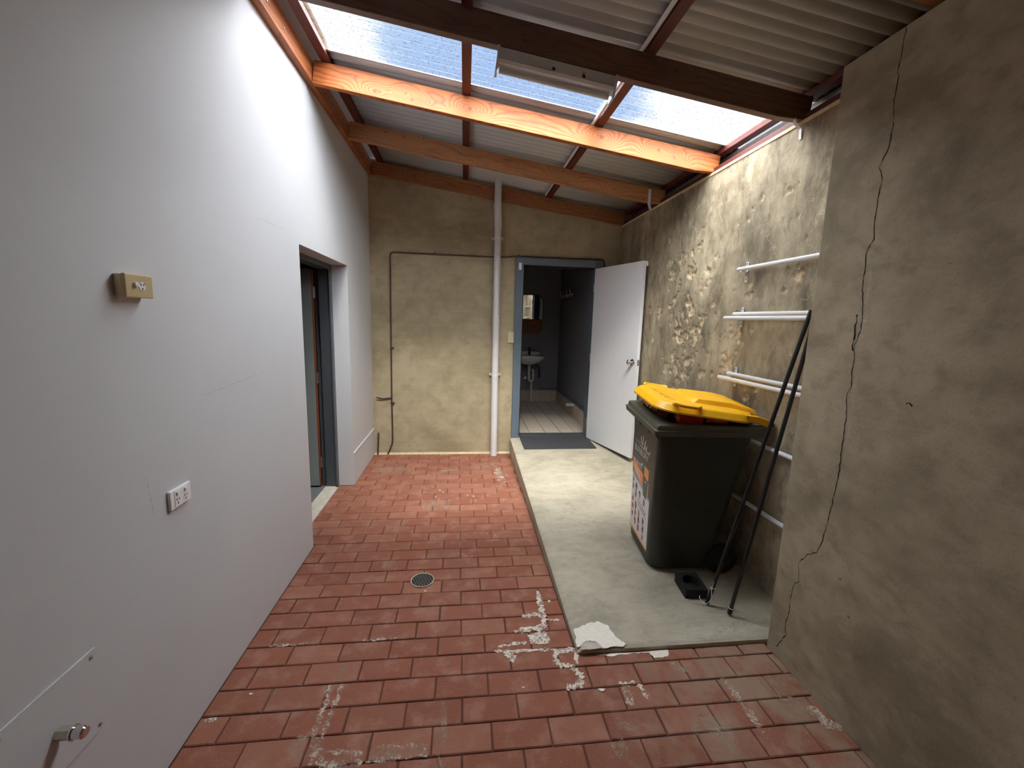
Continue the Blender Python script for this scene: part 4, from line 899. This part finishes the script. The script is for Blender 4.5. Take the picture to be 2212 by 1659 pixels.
text_on_front('BIN SERVICE', U0+.03*(U1-U0), Z0+.905*(Z1-Z0), .036, INK['white'], .0022, stk, 'lettering', .85)
for k in range(3):
    SP([(.10+.03*k,.865-.035*k),(.44+.03*k,.835-.035*k),(.44+.03*k,.822-.035*k),(.10+.03*k,.852-.035*k)], 'white', 'text_line', .0017)
LOGO = flat('bin_logo_white', srgb(206,204,198))
text_on_front('CITY OF', -.155, .735, .022, LOGO, .0012, bin_, 'council_lettering', 1.0)
text_on_front('BUNBURY', -.175, .672, .062, LOGO, .0012, bin_, 'council_lettering', .95)
for pts in ([(-.04,.745),(-.02,.745),(-.005,.83),(-.02,.80)], [(.0,.74),(.02,.735),(.035,.80),(.045,.81),(.02,.79)], [(-.07,.735),(.10,.735),(.12,.727),(-.07,.728)], [(.03,.745),(.06,.74),(.055,.775)], [(-.055,.75),(-.045,.75),(-.045,.805),(-.06,.79)], [(.09,.745),(.125,.755),(.115,.74)]):
    print_poly(pts, LOGO, 'crest_mark', .0012, bin_)

# ================================================================== RUBBER BLOCK AND POLES
bl = thing('rubber_block', 'black rubber block with a round hole, on the landing beside the bin', 'block', (1.376, 2.187, slab(2.187)+.001), (math.atan(SL_), 0, R(-5)))
n = 28; out = []; inn = []
for i in range(n):
    a = 2*math.pi*i/n; c, s = math.cos(a), math.sin(a); k = min(.066/max(abs(c), 1e-6), .080/max(abs(s), 1e-6)); out.append((c*k, s*k)); inn.append((.048*c, .055*s))
mb = MB()
for z in (0, .058):
    mb.v += [(x, y, z) for x, y in out] + [(x, y, z if z else .012) for x, y in inn]
for i in range(n):
    j = (i+1) % n; mb.f += [(i, j, 2*n+j, 2*n+i), (2*n+i, 2*n+j, 3*n+j, 3*n+i), (n+j, n+i, 3*n+i, 3*n+j)]
mb.f.append(tuple(range(n, 2*n))); mb.f.append(tuple(range(n))[::-1])
obj('body', mb, M['rubber'], bl)
p1b = Vector((1.405, 2.054, slab(2.054)+.003)); p1t = Vector((1.7085, 1.934, 1.725)); p2b = Vector((1.484, 1.966, slab(1.966)+.003)); p2t = Vector((1.713, 1.915, 1.665))
for i, (a, b, lb) in enumerate([(p1b, p1t, 'black pole leaning on the rails, tied to the rubber block'), (p2b, p2t, 'black pole leaning on the rails, nearer the cracked wall')]):
    d = (b-a).normalized(); ext = b + d*.0
    t = thing('black_pole', lb, 'pole', a, group='leaning black poles')
    obj('shaft', MB().tube([d*.012, ext-a], .0105, 12), M['black'], t, smooth=40)
    obj('end_cap', MB().tube([Vector((0,0,.009)), d*.05], .0118, 12), M['rubber'], t, smooth=40)
    q = a + d*(.115 if i == 0 else .045)
    e1 = d.cross(Vector((0,0,1))).normalized(); e2 = e1.cross(d)
    obj('cable_tie', MB().tube([q-a+(e1*math.cos(R(x))+e2*math.sin(R(x)))*.0125 for x in range(0, 361, 24)], .002, 6), M['white'], t, smooth=40)
q = p1b + (p1t-p1b).normalized()*.115
zt = thing('zip_tie', 'long white cable tie looping from the pole to the rubber block', 'cable tie', q)
obj('strap', MB().tube(bez([Vector((-.014,-.004,.004)), Vector((-.02,-.03,-.05)), Vector((-.06,-.045,-.075)), Vector((-.085,-.012,-.055)), Vector((-.075,.0,-.048))], .03), .0018, 8), M['white'], zt, smooth=40)
obj('tail', MB().tube([Vector((-.012,-.006,.0)), Vector((-.010,-.012,.022)), Vector((-.008,-.012,.045))], .0018, 8), M['white'], zt, smooth=40)
obj('lock_head', MB().box((-.020,-.014,-.004),(-.010,-.004,.006)), M['white'], zt)
